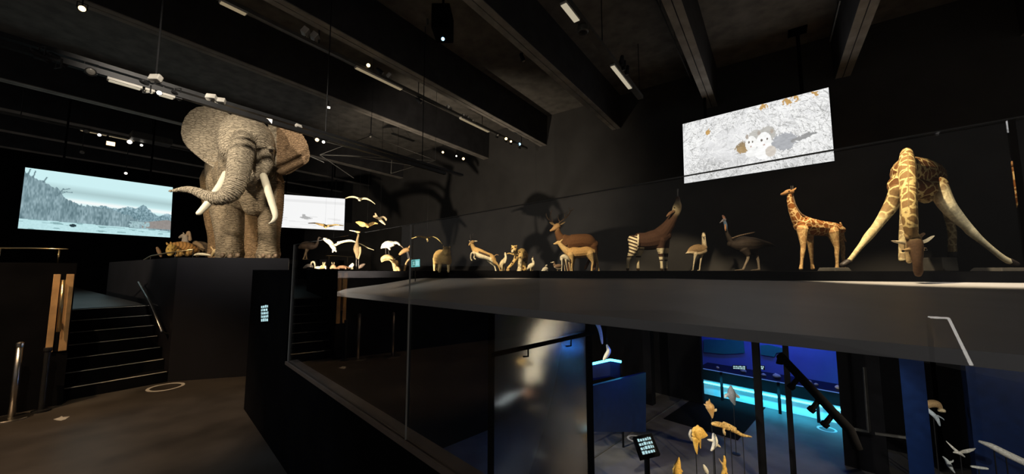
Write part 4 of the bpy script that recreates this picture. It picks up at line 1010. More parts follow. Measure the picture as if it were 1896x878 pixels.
# ---- flying birds ---------------------------------------------------------
D = 11.6
o = critter('gull', D, (666, 369), [((.86, .78, .56), [(665.6, 368.5, .25, 2, 2.4), (665.8, 369.3, 0, 3.3), (666, 370.3, -.25, 2.6), (666, 370.6, -.35, 1.4)]),
      ((.80, .66, .40), [(664.5, 368, 0, 2, 3), (657, 365.2, 0, 1.5, 6), (648, 365.2, .05, 1.1, 5), (640, 367.2, .1, .6, 1.5)]),
      ((.80, .68, .42), [(668, 368.5, 0, 2, 3), (677, 367.8, 0, 1.7, 6), (686, 371.5, .05, 1.1, 5), (694.5, 378, .1, .5, 1.5)])], M['feather'], vox=.42, smooth=1)
thing(o, 'highest flying gull with drooping wings beside the white screen', 'bird'); wire_up(o, D, 666, 367)
D = 11.2
o = critter('owl', D, (680, 417), [((.50, .27, .09), [(677, 415, .1, 2.6), (680, 417.5, -.05, 3.4), (681, 419.5, -.2, 2.8)]),
      ((.62, .40, .14), [(678, 417, 0, 3, 1.2), (671, 415.5, 0, 5.2, 1), (664.5, 412.6, .05, 3.6, .9), (659, 411.6, .1, 1, .6)]),
      ((.62, .40, .14), [(683, 417, 0, 3, 1.2), (688, 414.5, 0, 3.4, 1), (694, 413.4, .05, 2.3, .9), (699.5, 414.4, .1, .9, .6)])], M['feather'], vox=.42, smooth=1)
thing(o, 'orange brown owl flying with short broad wings above the heron', 'bird'); wire_up(o, D, 680, 415)
D = 11.6
o = critter('falcon', D, (705, 408), [((.66, .54, .34), [(699.5, 403.5, .05, 2.4), (704, 407.5, 0, 3), (709, 412, 0, 2.4), (713, 415.6, 0, 1.2)]),
      ((.40, .28, .16), [(700, 404.5, 0, 2.6, 1.2), (695.5, 401.6, 0, 3.2, 1), (691.5, 400.5, 0, 1.8, .8)]), ((.5, .38, .22), [(698, 401, 0, 1.6, 1), (696, 397, 0, 1.6, .9), (694.8, 394.8, 0, .9, .7)]),
      ((.58, .44, .26), [(704, 403.6, 0, 2.2, 1.1), (710, 402.6, .02, 2.4, 1), (714.5, 406, .04, 2.2, .9), (714.6, 408.6, .05, 1, .7)])], M['feather'], vox=.42, smooth=1)
thing(o, 'brown and white falcon diving right of the flying owl', 'bird'); wire_up(o, D, 704, 405)
D = 11.7
o = critter('tern', D, (791, 441), [((.82, .62, .24), [(790.5, 440.5, .2, 2), (791, 441.6, 0, 3.2), (791.4, 442.8, -.2, 2.2)]),
      ((.80, .58, .20), [(790, 440.4, 0, 2, 3), (780, 438.4, 0, 1.2, 6), (771, 439, .05, .9, 4), (762, 442, .1, .5, 1.2)]),
      ((.80, .60, .22), [(792, 440.4, 0, 2, 3), (802, 438.6, 0, 1.2, 6), (811, 443, .05, .9, 4), (818.5, 451.6, .1, .5, 1.2)]),
      ((.6, .45, .2), [(790.6, 443, -.05, .8), (791.2, 447.5, -.05, .6)]), ((.6, .45, .2), [(792.4, 443, .03, .8), (792.8, 446.5, .03, .6)])], M['feather'], vox=.42, smooth=1)
thing(o, 'golden tern gliding on narrow wings above the stocky antelope', 'bird'); wire_up(o, D, 791, 439)
D = 12.4
o = critter('kite', D, (602, 418), [((.74, .52, .20), [(599, 416.5, .15, 2.4), (602, 418.8, 0, 3.2), (603, 421, -.2, 2.2)]),
      ((.62, .42, .17), [(600, 417.5, 0, 2.6, 2), (592, 415.6, 0, 2.2, 2), (583, 413.4, .05, 1.3, 2), (571, 413.6, .1, .7, 1)]),
      ((.66, .45, .18), [(605, 418.5, 0, 2.6, 2), (613, 418, 0, 2.2, 2), (622, 416.4, .05, 1.5, 2), (636, 418, .1, .8, 1)])], M['feather'], vox=.42, smooth=1,
      paint=lambda u, v, co, c: c.__setitem__((slice(None), slice(0, 3)), np.where(((u < 584) | (u > 628))[:, None], c[:, :3] * .25, c[:, :3])))
thing(o, 'brown bird of prey flying in front of the small white screen', 'bird'); wire_up(o, D, 602, 416)

# ---- group left of the elephant -------------------------------------------
D = 9.6
def pt_(u, v, co, c):
    k = np.sin(u * .95 + v * .35 + 2 * np.sin(v * .3)) > .55
    c[k & (u > 318), :3] *= .45
o = critter('tiger', D, (335, 475), [((.52, .27, .085), [(322, 458, 0, 11, 12), (335, 458, .1, 13, 14), (348, 460, .2, 12.5, 14), (358, 463, .3, 9, 12)]),
      ((.66, .44, .13), [(318, 459, -.2, 8.5), (315.5, 465, -.3, 8), (315, 470.5, -.4, 5.2)]), ((.5, .3, .1), [(310.5, 453, -.2, 2.6, 1.4), (308, 449.6, -.2, 1.4, 1)]), ((.5, .3, .1), [(317, 452, -.1, 2.6, 1.4), (316, 448.5, -.1, 1.4, 1)]),
      ((.55, .33, .11), [(330, 466, -.15, 6), (336, 471.5, -.25, 4), (326, 473.5, -.4, 3)]), ((.55, .33, .11), [(352, 467, .1, 7), (346, 472, -.05, 4)])],
      M['fur'], vox=.6, smooth=2, paint=pt_)
thing(o, 'golden striped tiger crouching low at the corner of the plinth', 'tiger')
eyes(o, D, [(311.5, 461.5, -.55), (318.5, 461.5, -.58)], .8)
o = critter('goat', D + .7, (343, 474), [((.36, .30, .24), [(341, 466, 0, 7.5), (342.5, 452, 0, 7), (343, 442, 0, 5.6), (341, 437, 0, 5), (337, 437.5, 0, 4), (333, 439.5, 0, 2.6)]),
      ((.33, .27, .2), [(341, 434, -.05, 1.6, 1), (339, 430.5, -.05, 1, .7)]), ((.35, .24, .15), [(346, 436, 0, 2.6), (349, 430, 0, 3), (351, 433, 0, 2.4), (352, 444, 0, 3.2)])], M['fur'], vox=.5, smooth=2)
thing(o, 'grey goat with its head above the back of the tiger', 'goat')
o = critter('bear', D + 1.2, (372, 474), [((.17, .115, .07), [(358, 462, 0, 11), (368, 458, 0, 13), (379, 460, 0, 12), (388, 466, 0, 8)]), ((.34, .23, .13), [(362, 450, -.3, 5), (370, 454, -.4, 4.4), (375, 459, -.4, 3.4), (378, 461.5, -.4, 2)]),
      ((.18, .12, .07), [(366, 466, -.2, 6), (366, 473, -.2, 4)]), ((.18, .12, .07), [(382, 466, -.2, 6), (383, 473, -.2, 4)])], M['fur'], vox=.6, smooth=2)
thing(o, 'dark brown shaggy bear behind the tiger and the white goose', 'bear')
o = critter('goose', D - .3, (375, 475), [((.74, .66, .48), [(360, 472.5, 0, 1.6), (366, 470.8, 0, 2.8, 4), (376, 471, 0, 3.2, 5), (385, 472, 0, 2.2, 3), (390, 472.8, 0, 1)])], M['feather'], vox=.45, smooth=1)
thing(o, 'white goose lying flat on the plinth edge left of the elephant', 'bird')
o = critter('fox', D - .3, (397, 475), [((.62, .46, .24), [(393, 474, 0, 2.4), (396, 469, -.05, 4), (399, 465, -.1, 4.6), (402, 463.5, -.1, 3.6)]), ((.6, .4, .2), [(395, 463, -.05, 1.6, 1), (392, 459, -.05, 1.5, .9), (390, 456.6, -.05, .7, .6)]),
      ((.5, .36, .2), [(401, 468, 0, 4), (404, 473, .1, 3)])], M['fur'], vox=.45, smooth=2)
thing(o, 'sandy fox head with pointed ear against the left elephant leg', 'fox')
o = critter('ape', D + 2.2, (396, 470), [((.13, .12, .13), [(394, 440, 0, 3.2), (396, 446, 0, 4.4), (397, 456, 0, 5), (397, 470, 0, 5.4), (397, 482, 0, 5)]), ((.40, .34, .27), [(392, 441, -.12, 2), (391.5, 443, -.12, 1.4)]), ((.4, .32, .22), [(394, 450, -.15, 1.7), (397, 446, -.2, 1.6), (399, 443, -.2, 1.4)])], M['fur'], vox=.45, smooth=1)
thing(o, 'dark ape half hidden behind the left elephant leg', 'ape')
o = critter('owl', D - .5, (295, 476), [((.24, .15, .09), [(291, 459, 0, 2.4), (293, 463, 0, 3.4), (295.5, 469, 0, 3.4), (298, 475, 0, 2)])], M['feather'], vox=.45, smooth=1)
thing(o, 'small brown owl perched left of the crouching tiger', 'bird')

# ================================================================== SCREENS
def s2l(c):
    c = np.asarray(c, float) / 255.0
    return np.where(c <= .04045, c / 12.92, ((c + .055) / 1.055) ** 2.4)
def vnoise(nu, nv, fu, fv, seed):
    r = np.random.default_rng(seed); g = r.random((int(fv) + 2, int(fu) + 2))
    x = np.linspace(0, fu, nu); y = np.linspace(0, fv, nv)
    xi = np.minimum(x.astype(int), int(fu)); yi = np.minimum(y.astype(int), int(fv))
    fx = x - xi; fy = y - yi; fx = fx * fx * (3 - 2 * fx); fy = fy * fy * (3 - 2 * fy)
    a = g[yi][:, xi]; b = g[yi][:, xi + 1]; c = g[yi + 1][:, xi]; d = g[yi + 1][:, xi + 1]
    return (a * (1 - fx) + b * fx) * (1 - fy)[:, None] + (c * (1 - fx) + d * fx) * fy[:, None]
def picture(name, corners, img, mat, parent, lift):
    """grid of faces coloured by img (rows top to bottom, sRGB) between corners TL, TR, BR, BL"""
    nv, nu = img.shape[:2]
    TL, TR, BR, BL = [np.array(c) for c in corners]
    nrm = np.cross(TR - TL, BL - TL); nrm /= np.linalg.norm(nrm)
    if nrm.dot(np.array(CAM) - TL) < 0: nrm = -nrm
    s = np.linspace(0, 1, nu)[None, :, None]; t = np.linspace(0, 1, nv)[:, None, None]
    pts = (TL * (1 - s) + TR * s) * (1 - t) + (BL * (1 - s) + BR * s) * t + nrm * lift
    V = pts.reshape(-1, 3)
    idx = np.arange(nu * nv).reshape(nv, nu)
    Fc = np.stack([idx[:-1, :-1], idx[1:, :-1], idx[1:, 1:], idx[:-1, 1:]], -1).reshape(-1, 4)
    o = from_pydata(name, [Vector(v) for v in V], [tuple(int(i) for i in f) for f in Fc], mat, parent, parent.location)
    c = np.ones((nu * nv, 4)); c[:, :3] = s2l(np.clip(img, 0, 255)).reshape(-1, 3)
    at = o.data.color_attributes.new('Col', 'FLOAT_COLOR', 'POINT'); at.data.foreach_set('color', c.astype(np.float32).ravel())
    return o
def panel(corners, depth, mb, grow=0.0):
    TL, TR, BR, BL = [Vector(c) for c in corners]
    n = (TR - TL).cross(BL - TL).normalized()
    if n.dot(CAM - TL) < 0: n = -n
    ex = (TR - TL).normalized() * grow; ey = (BL - TL).normalized() * grow
    q = [BL - ex + ey, BR + ex + ey, TR + ex - ey, TL - ex - ey]
    mb.hexa([p - n * depth for p in q] + q)
M['screen'] = screen_mat('lit_screen', 1.0)
def screen(corners, img, label, cat='screen', depth=.06, name='projection_screen'):
    c = sum((Vector(x) for x in corners), Vector()) / 4
    r = empty(name, (c.x, c.y, min(x.z for x in corners))); tag(r, label, cat)
    b = MB(); panel(corners, depth, b, .015); b.build('frame', M['black'], r)
    picture('picture', corners, img, M['screen'], r, .004)
    return r
# landscape
nu, nv = 280, 110
S, T = np.meshgrid(np.linspace(0, 1, nu), np.linspace(0, 1, nv))
n1 = vnoise(nu, nv, 60, 30, 1); n2 = vnoise(nu, nv, 140, 55, 2); n3 = vnoise(nu, nv, 10, 6, 3)
img = np.empty((nv, nu, 3))
sky = np.array((205, 240, 243)); img[:] = sky
g = np.clip(1 - np.abs(T - .30 - .05 * S) / .13, 0, 1)[..., None]; img = img * (1 - .16 * g)
g = np.clip(1 - np.abs(T - .46 - .06 * S) / .06, 0, 1)[..., None] * np.clip((S - .2) / .1, 0, 1)[..., None]; img = img * (1 - g) + np.array((250, 252, 250)) * g
rid = np.interp(S[0], [0, .4, .5, .56, .62, .67, .72, .78, .81, .85, .9, .93, .97, 1], [.6, .55, .50, .54, .52, .47, .50, .41, .46, .54, .60, .57, .53, .55]) + .02 * (vnoise(nu, 2, 60, 1, 5)[0] - .5)
mt = (T > rid[None]); mc = np.array((118, 148, 158)) + (n2 - .5)[..., None] * 70 + np.clip(.12 - (T - rid[None]), 0, 1)[..., None] * 300 * (n1 > .45)[..., None]
img = np.where(mt[..., None], mc, img)
lt = np.interp(S[0], [0, .03, .07, .12, .16, .2, .24, .3, .36, .5, .62, .72, .8, .86, 1], [.06, .10, .18, .2, .26, .28, .42, .50, .52, .54, .60, .68, .74, .80, .84]) + .05 * (vnoise(nu, 2, 110, 1, 8)[0] - .5)
tr_ = (T > lt[None]); tc_ = np.array((124, 150, 158)) + (vnoise(nu, nv, 150, 22, 9) - .5)[..., None] * 55 + (n3 - .5)[..., None] * 40
img = np.where(tr_[..., None], tc_, img)
br = (T > .66 + .45 * np.abs(S - .97)) & (S > .78) & (T < .85); img = np.where(br[..., None], np.array((148, 142, 138)) + (n2 - .5)[..., None] * 14, img)
br = (T > .74) & (T < .86) & (np.abs(S - .76) < .06 + .02 * n1) & (n1 > .3); img = np.where(br[..., None], np.array((160, 190, 195)) + (n2 - .5)[..., None] * 40, img)
wt = T > .835 + .04 * S; wc = np.array((190, 228, 232)) - (vnoise(nu, nv, 14, 50, 11) > .72)[..., None] * 50 + (n2 - .5)[..., None] * 14
img = np.where(wt[..., None], wc, img)
for (cs, ct, rs, rt, c) in [(.315, .895, .022, .026, (40, 58, 66))]:
    k = ((S - cs) / rs) ** 2 + ((T - ct) / rt) ** 2 < 1; img[k] = c
for x0, t0, x1, t1 in ((.2, .42, .235, .28), (.235, .30, .275, .27), (.225, .34, .29, .33), (.215, .38, .255, .33), (.05, .16, .06, .04), (.11, .22, .13, .12), (.02, .12, .03, .02)):
    for q in np.linspace(0, 1, 60):
        i_, j_ = int((t0 + (t1 - t0) * q) * 109), int((x0 + (x1 - x0) * q) * 279); img[i_, j_:j_ + 2] = (104, 130, 138)
scr = [P(47, 310, 12), P(320, 347, 14.6), P(315, 440, 14.6), P(33, 423, 12)]
screen(scr, img, 'large pale blue projection screen showing snowy mountains, left of the elephant')
for r_, c_ in ((bpy.data.objects['projection_screen'], scr),):
    for k in (.2, .8):
        q = c_[0].lerp(c_[1], k); b = MB(); b.tube([q - FH * -.08, (q.x + FH.x * .08, q.y + FH.y * .08, CEIL)], .03, 8); b.build('ceiling_bracket', M['black'], r_)
# small white screen behind the elephant
nu, nv = 125, 62
S, T = np.meshgrid(np.linspace(0, 1, nu), np.linspace(0, 1, nv))
img = np.full((nv, nu, 3), 246.0); n2 = vnoise(nu, nv, 10, 30, 21)
img -= ((T > .62) & (n2 > .7))[..., None] * 14; img -= ((T < .2) & (T > .12))[..., None] * 12.0
k = (np.abs(T - .67 - .05 * (S - .47)) < .05 * np.clip(1 - np.abs(S - .48) / .09, 0, 1)) | ((np.abs(S - .45) < .018) & (T > .57) & (T < .7)); img[k] = 178
c4 = [P(498, 358.2, 17.9), P(639, 368.4, 19), P(637, 426.7, 19), P(496, 419.9, 17.9)]
s2_ = screen(c4, img, 'small white projection screen partly behind the right side of the elephant')
for k in (.2, .8):
    q = c4[0].lerp(c4[1], k); b = MB(); b.tube([q + FH * .08, (q.x + FH.x * .08, q.y + FH.y * .08, CEIL)], .03, 8); b.build('ceiling_bracket', M['black'], s2_)
# burrow film on the right
nu, nv = 280, 128
S, T = np.meshgrid(np.linspace(0, 1, nu), np.linspace(0, 1, nv))
na = vnoise(nu, nv, 110, 48, 31); nb = vnoise(nu, nv, 60, 60, 32); nc = vnoise(nu, nv, 14, 8, 33)
calm = np.clip(1 - np.hypot((S - .40) / .34, (T - .55) / .40), 0, 1)
img = np.full((nv, nu, 3), 232.0); img -= (nc - .5)[..., None] * 22 + (na - .5)[..., None] * 16
gz = np.clip(1 - np.hypot((S - .22) / .3, (T - .80) / .22), 0, 1); img -= (gz * 45)[..., None]
rs_ = np.random.default_rng(3)
for i in range(3600):
    x, y = rs_.random() * nu, rs_.random() * nv
    if calm[int(y), int(x)] > .25 and rs_.random() < .75: continue
    an = rs_.normal(.5 if x > nu * .5 else -.4, .8); ln = rs_.uniform(3, 15)
    c = rs_.choice([255, 255, 252, 205, 185, 160, 128], p=[.3, .2, .1, .14, .12, .1, .04])
    for q in np.linspace(0, 1, int(ln) + 1):
        xx, yy = int(x + math.cos(an) * ln * q), int(y + math.sin(an) * ln * q)
        if 0 <= xx < nu and 0 <= yy < nv: img[yy, xx] = .25 * img[yy, xx] + .75 * np.array((c, c, c - 2))
def blob(cs, ct, rs, rt, c, ang=0.0, jag=0.0):
    x = (S - cs); y = (T - ct) * .45; ca, sa = math.cos(ang), math.sin(ang)
    q = ((x * ca + y * sa) / rs) ** 2 + ((-x * sa + y * ca) / (rt * .45)) ** 2
    k = q < 1 + jag * (na - .5) * 4
    img[k] = np.array(c) + (nb[k][:, None] - .5) * 22
blob(.445, .60, .05, .07, (176, 150, 110), 0, .3)
for k in range(9): blob(.40 + .012 * k, .53 + .01 * abs(k - 4), .004, .05, (150, 132, 104), .5 - .12 * k)
blob(.72, .615, .08, .12, (176, 178, 182), -.1, .15); blob(.84, .60, .075, .035, (158, 158, 158), -.2, .3)
blob(.54, .47, .05, .11, (196, 194, 188), .15, .1); blob(.615, .46, .05, .12, (190, 188, 182), .15, .1)
blob(.505, .56, .04, .12, (250, 250, 247)); blob(.59, .56, .05, .14, (254, 254, 252)); blob(.575, .72, .05, .10, (254, 254, 252)); blob(.50, .70, .035, .06, (248, 248, 246)); blob(.63, .72, .035, .08, (214, 206, 196))
blob(.49, .53, .006, .02, (110, 100, 92)); blob(.515, .53, .005, .016, (120, 110, 100)); blob(.575, .535, .007, .022, (110, 100, 92)); blob(.612, .53, .006, .018, (120, 110, 100)); blob(.59, .61, .007, .012, (190, 160, 150)); blob(.503, .60, .006, .012, (190, 160, 150))
blob(.48, .44, .011, .035, (180, 170, 160)); blob(.56, .42, .011, .035, (180, 170, 160)); blob(.645, .43, .011, .035, (184, 172, 160))
for cs, ct, rs in [(.60, .05, .025), (.755, .06, .03), (.80, .045, .025), (.92, .04, .02), (.20, .24, .012)]: blob(cs, ct, rs, .04, (200, 160, 100), .2, .9)
Y_ = 13.0
c4 = [ony(1264, 230, Y_), ony(1534, 162, Y_), ony(1545, 298, Y_), ony(1267, 340, Y_)]
hs = screen(c4, img, 'large bright projection screen showing two pale rodents in dry grass, above the okapi', depth=.1)
for u, v in ((1300, 96), (1475, 38)):
    top = ony(u, v, Y_ + .06)
    b = MB(); b.tube([(top.x, Y_ + .08, 6.2), (top.x, Y_ + .08, CEIL)], .045, 8); b.box(top.x - .22, top.x + .22, Y_ - .1, Y_ + .26, CEIL - .06, CEIL)
    b.build('ceiling_bracket', M['black'], hs)

# ================================================================== LIGHTING GEAR
ZR = 7.2
def track(name, x, z, y0, y1, w, h, label, mat='track', rods=()):
    r = empty(name, (x, (y0 + y1) / 2, z)); tag(r, label, 'lighting track')
    b = MB(); b.box(x - w / 2, x + w / 2, y0, y1, z - h / 2, z + h / 2); b.box(x - w * .3, x + w * .3, y0, y1, z + h / 2, z + h / 2 + .015); b.build('rail', M[mat], r)
    for y in rods:
        b = MB(); b.tube([(x, y, z), (x, y, CEIL)], .012, 6); b.build('suspension_rod', M['dark_metal'], r)
    return r
XT1, XTR = -8.52, -3.06
XB, ZB = -7.62, 4.69
track('lighting_track', XT1, ZR, -2.8, 13.0, .10, .08, 'long grey lighting track with lamps running across the middle of the ceiling', rods=(1, 4, 7, 10, 12.6))
track('lighting_track', XTR, ZR, -1, 11.1, .16, .10, 'perforated pale lighting track at the upper right of the ceiling', 'track', rods=(4, 8, 11))
track('lighting_track', XB, ZB, -2.5, 7.3, .09, .07, 'lowered lighting track passing in front of the elephant forehead', 'dark_metal', rods=())
r = empty('lighting_beam', (XB - .16, 2.5, ZB + .16)); tag(r, 'slim dark beam just above the lowered track by the elephant', 'beam')
b = MB(); b.box(XB - .26, XB - .12, -2.8, 8.2, ZB + .14, ZB + .20); b.build('beam_bar', M['dark_metal'], r)
for y in (-1.5, 1.2, 3.9, 6.6):
    b = MB(); b.tube([(XB - .18, y, ZB + .2), (XB - .18, y, CEIL)], .012, 6); b.build('suspension_rod', M['dark_metal'], r)
X3 = -20.9
track('lighting_track', X3, ZR, -1.5, 7, .09, .07, 'far left lighting track above the mountain screen', rods=(0, 3, 6))
M['lens_on'] = emit('lens_lit_warm', (1.0, .66, .30), 5); M['lens_white'] = emit('lens_lit_white', (1.0, .93, .82), 3)
M['lens_blue'] = emit('lens_lit_blue', (.35, .7, 1.0), 3); M['lens_off'] = plain('lens_glass', (.30, .28, .25), .2)
M['tube_on'] = emit('tube_dim', (.60, .47, .28), .42); M['tube_dim2'] = emit('tube_bright', (.75, .66, .48), .62)
ORD = ['first', 'second', 'third', 'fourth', 'fifth', 'sixth', 'seventh', 'eighth', 'ninth', 'tenth', 'eleventh', 'twelfth', 'thirteenth']
def spotlight(p, xt, zt, lens, aim, size=1.0, kind='can', above=False):
    """a track lamp: stem, yoke, can (or box) and lens"""
    p = Vector(p); r = empty('track_spotlight' if kind == 'can' else 'box_floodlight', p)
    d = (Vector(aim) - p).normalized()
    b = MB(); b.tube([(xt, p.y, zt), (p.x, p.y, p.z + (.02 if not above else -.02))], .012, 6); b.box(xt - .03, xt + .03, p.y - .06, p.y + .06, min(zt, p.z) if above else zt - .06, zt if not above else min(zt, p.z) + .05)
    b.build('stem', M['dark_metal'], r)
    if kind == 'can':
        R_ = .065 * size
        b = MB(); b.lathe(p - d * .13 * size, [(R_ * .55, -.02), (R_ * .8, 0), (R_ * .85, .03), (R_, .10 * size), (R_ * 1.1, .22 * size), (R_ * 1.1, .25 * size), (R_ * .95, .25 * size)], 14, d)
        lb = b.build('lamp_body', M['dark_metal'], r)
        b = MB(); b.lathe(p + d * (.123 * size), [(R_ * .9, 0), (R_ * .7, .006), (R_ * .1, .012)], 14, d); b.build('lens', lens, lb, r.location, smooth=True)
        s = d.cross(Vector((0, 0, 1))).normalized()
        up_ = Vector((0, 0, -.12 if above else .12)); b = MB(); b.tube([p + s * R_ * 1.2, p + s * R_ * 1.2 + up_, p - s * R_ * 1.2 + up_, p - s * R_ * 1.2], .01, 6); b.build('yoke', M['dark_metal'], r)
    else:
        s = d.cross(Vector((0, 0, 1))).normalized(); u_ = s.cross(d)
        w, h, k = .13 * size, .09 * size, .07 * size
        b = MB(); b.hexa([p + s * a * w + u_ * c * h + d * e * k for e in (-1, 1) for a, c in ((-1, -1), (1, -1), (1, 1), (-1, 1))]); lb = b.build('lamp_body', M['lampwhite'], r, bevel=.012)
        w *= .85; h *= .8
        b = MB(); b.hexa([p + s * a * w + u_ * c * h + d * (k + e * .008) for e in (0, 1) for a, c in ((-1, -1), (1, -1), (1, 1), (-1, 1))]); b.build('lens', lens, lb, r.location)
    return r
def onx_(u, v, x): return onx(u, v, x)
C0 = Vector((0, 0, 1.9))
def row(items, x, z, where):
    names = sorted(range(len(items)), key=lambda i: items[i][0])
    for k, i in enumerate(names):
        u, v, lens, kind, aim, size = items[i]
        p = onx(u, v, x); above = p.z > z
        r = spotlight(p, x, z, M[lens], aim, size, kind, above)
        st = {'lens_on': 'glowing warm', 'lens_white': 'glowing white', 'lens_blue': 'glowing bluish', 'lens_off': 'unlit dark' if kind == 'can' else 'unlit pale'}[lens]
        tag(r, '%s %s, %s from left on %s' % (st, 'spotlight' if kind == 'can' else 'box floodlight', ORD[k], where), 'spotlight', 'lamps on ' + where)
AN = (-4, 10, 2.5); AE = (-9, 3, 4)
row([(566, 60, 'lens_off', 'box', AN, .9), (583, 69, 'lens_off', 'box', AN, .9), (682, 121, 'lens_on', 'can', C0, .8), (704, 132, 'lens_off', 'can', AN, .8), (721, 141, 'lens_off', 'box', AN, .7),
     (776, 187, 'lens_off', 'can', AN, .8), (831, 200, 'lens_off', 'box', AN, .8), (859, 215, 'lens_off', 'box', AN, .7), (867, 219, 'lens_off', 'box', AN, .7), (876, 225, 'lens_off', 'box', AN, .7)], XT1, ZR, 'the long middle ceiling track')
row([(920, 248, 'lens_off', 'can', AN, .8), (937, 257, 'lens_on', 'can', C0, .9), (946, 262, 'lens_on', 'can', C0, .7), (962, 267, 'lens_blue', 'can', C0, .9)], XT1, ZR - .15, 'the far end of the middle track')
row([(77, 103, 'lens_off', 'can', AE, .7), (109, 110, 'lens_off', 'can', AE, .7), (168, 133, 'lens_off', 'can', C0, .8), (288, 145, 'lens_off', 'box', AE, .6), (273, 158, 'lens_off', 'can', AE, .7), (295, 172, 'lens_white', 'can', C0, .55),
     (328, 177, 'lens_off', 'can', AE, .6), (391, 180, 'lens_off', 'box', AE, .55), (408, 187, 'lens_off', 'box', AE, .55), (497, 224, 'lens_white', 'box', C0, .5), (553, 234, 'lens_off', 'box', AE, .45), (587, 259, 'lens_on', 'can', C0, .6), (599, 263, 'lens_white', 'can', C0, .5)], XB, ZB, 'the lowered elephant track')
row([(160, 243, 'lens_off', 'can', C0, 1.2), (184, 250, 'lens_white', 'can', C0, .9), (205, 266, 'lens_on', 'box', C0, 1.0), (240, 263, 'lens_white', 'can', C0, 1.3), (262, 269, 'lens_white', 'can', C0, .8), (233, 321, 'lens_white', 'can', C0, .8), (152, 282, 'lens_off', 'can', C0, 1.1)], X3, ZR, 'the far left track')
row([(1151, 113, 'lens_off', 'can', AN, .9), (1155, 122, 'lens_off', 'can', AN, .9), (1161, 131, 'lens_off', 'can', AN, .9)], XTR + .12, ZR, 'the perforated track at upper right')
row([(686, 253, 'lens_off', 'can', C0, .7), (608, 199, 'lens_white', 'box', C0, .5), (820, 282, 'lens_on', 'can', C0, .9), (845, 289, 'lens_white', 'can', C0, .7), (858, 294, 'lens_on', 'can', C0, 1.1)], -13.0, CEIL, 'rods behind the flying birds')
row([(152, 16, 'lens_on', 'can', C0, .9)], -11.2, CEIL, 'a stem at the top left')
def lumin(u0, v0, u1, v1, x, z, label, mat='tube_on', w=.12):
    y0 = onz(u0, v0, z).y; y1 = onz(u1, v1, z).y
    r = empty('linear_luminaire', (x, (y0 + y1) / 2, z)); tag(r, label, 'lamp')
    b = MB(); b.box(x - w / 2, x + w / 2, y0, y1, z - .055, z - .01); b.build('housing', M['lampwhite'], r, bevel=.005)
    b = MB(); b.box(x - w / 2 + .01, x + w / 2 - .01, y0 + .02, y1 - .02, z - .068, z - .055); b.build('diffuser', M[mat], r)
    if x == -13.9:
        for y in (y0 + .1, y1 - .1):
            b = MB(); b.tube([(x, y, z - .02), (x, y, CEIL)], .008, 5); b.build('suspension_rod', M['dark_metal'], r)
lumin(405, 0, 458, 22, XT1, ZR - .03, 'pale linear lamp cut by the top picture edge on the middle track')
lumin(657, 122, 740, 165, XT1, ZR - .03, 'pale linear lamp in the middle of the long ceiling track')
lumin(847, 218, 895, 245, XT1, ZR - .03, 'pale linear lamp near the far end of the middle track')
lumin(203, 132, 268, 154, XB, ZB - .02, 'longest warm linear lamp on the lowered track, left of the elephant', 'tube_dim2', .08)
lumin(273, 155, 291, 161, XB, ZB - .02, 'shortest warm linear lamp on the lowered track', 'tube_dim2', .08)
lumin(297, 163, 328, 173, XB, ZB - .02, 'mid-length warm linear lamp on the lowered track nearest the elephant ear', 'tube_dim2', .08)
lumin(153, 230, 204, 242, X3, ZR - .02, 'thin linear lamp, left half of the line over the mountain screen', 'tube_on', .10)
lumin(206, 243, 256, 253, X3, ZR - .02, 'thin linear lamp, right half of the line over the mountain screen', 'tube_on', .10)
lumin(690, 286, 727, 296, -13.9, ZR - .1, 'small bright linear lamp above the flying gull', 'tube_dim2', .16)
lumin(1046, 0, 1072, 34, XTR - .02, ZR - .05, 'bright linear lamp at the near end of the perforated track', 'tube_dim2', .14)
lumin(1133, 118, 1164, 162, XTR - .02, ZR - .05, 'slim linear lamp at the far end of the perforated track', 'tube_dim2', .12)
# smoke detector drum on the right track
p = onz(1085, 52, ZR - .12); r = empty('sensor_drum', (XTR - .02, p.y, ZR - .2)); tag(r, 'round dark drum hanging under the perforated track', 'sensor')
b = MB(); b.lathe((XTR - .02, p.y, ZR - .2), [(.10, 0), (.12, .02), (.12, .13), (.05, .15)], 18); b.build('housing', M['track'], r)
b = MB(); b.lathe((XTR - .02, p.y, ZR - .215), [(.03, 0), (.085, .012)], 18); b.build('cover', M['dark_metal'], r)
# projector
p = P(820, 44, 8.2); r = empty('projector', p); tag(r, 'black box projector with a glowing bluish lens hanging from the ceiling', 'projector')
ax = RH * .21; ay = FH * .30; az = Vector((0, 0, .30))
b = MB(); b.hexa([p - ax - ay - az, p + ax - ay - az, p + ax + ay - az, p - ax + ay - az, p - ax - ay + az, p + ax - ay + az, p + ax + ay + az, p - ax + ay + az]); b.build('housing', M['black'], r, bevel=.02)
q = P(820, 76, 7.9); b = MB(); b.lathe(q + Vector((0, 0, .05)), [(.05, -.12), (.06, 0), (.045, .02)], 14, (C0 - q)); b.build('lens_barrel', M['dark_metal'], r)
b = MB(); b.lathe(q + (C0 - q).normalized() * .03 + Vector((0, 0, .05)), [(.038, 0), (.02, .012)], 14, (C0 - q)); b.build('lens', M['lens_blue'], r, smooth=True)
b = MB(); b.tube([p + az, (p.x, p.y, CEIL)], .03, 8); b.build('ceiling_pole', M['black'], r)
b = MB(); b.box(p.x - .24, p.x - .20, p.y - .30, p.y - .27, p.z - .1, p.z + .05); b.build('control_plate', M['track'], r)
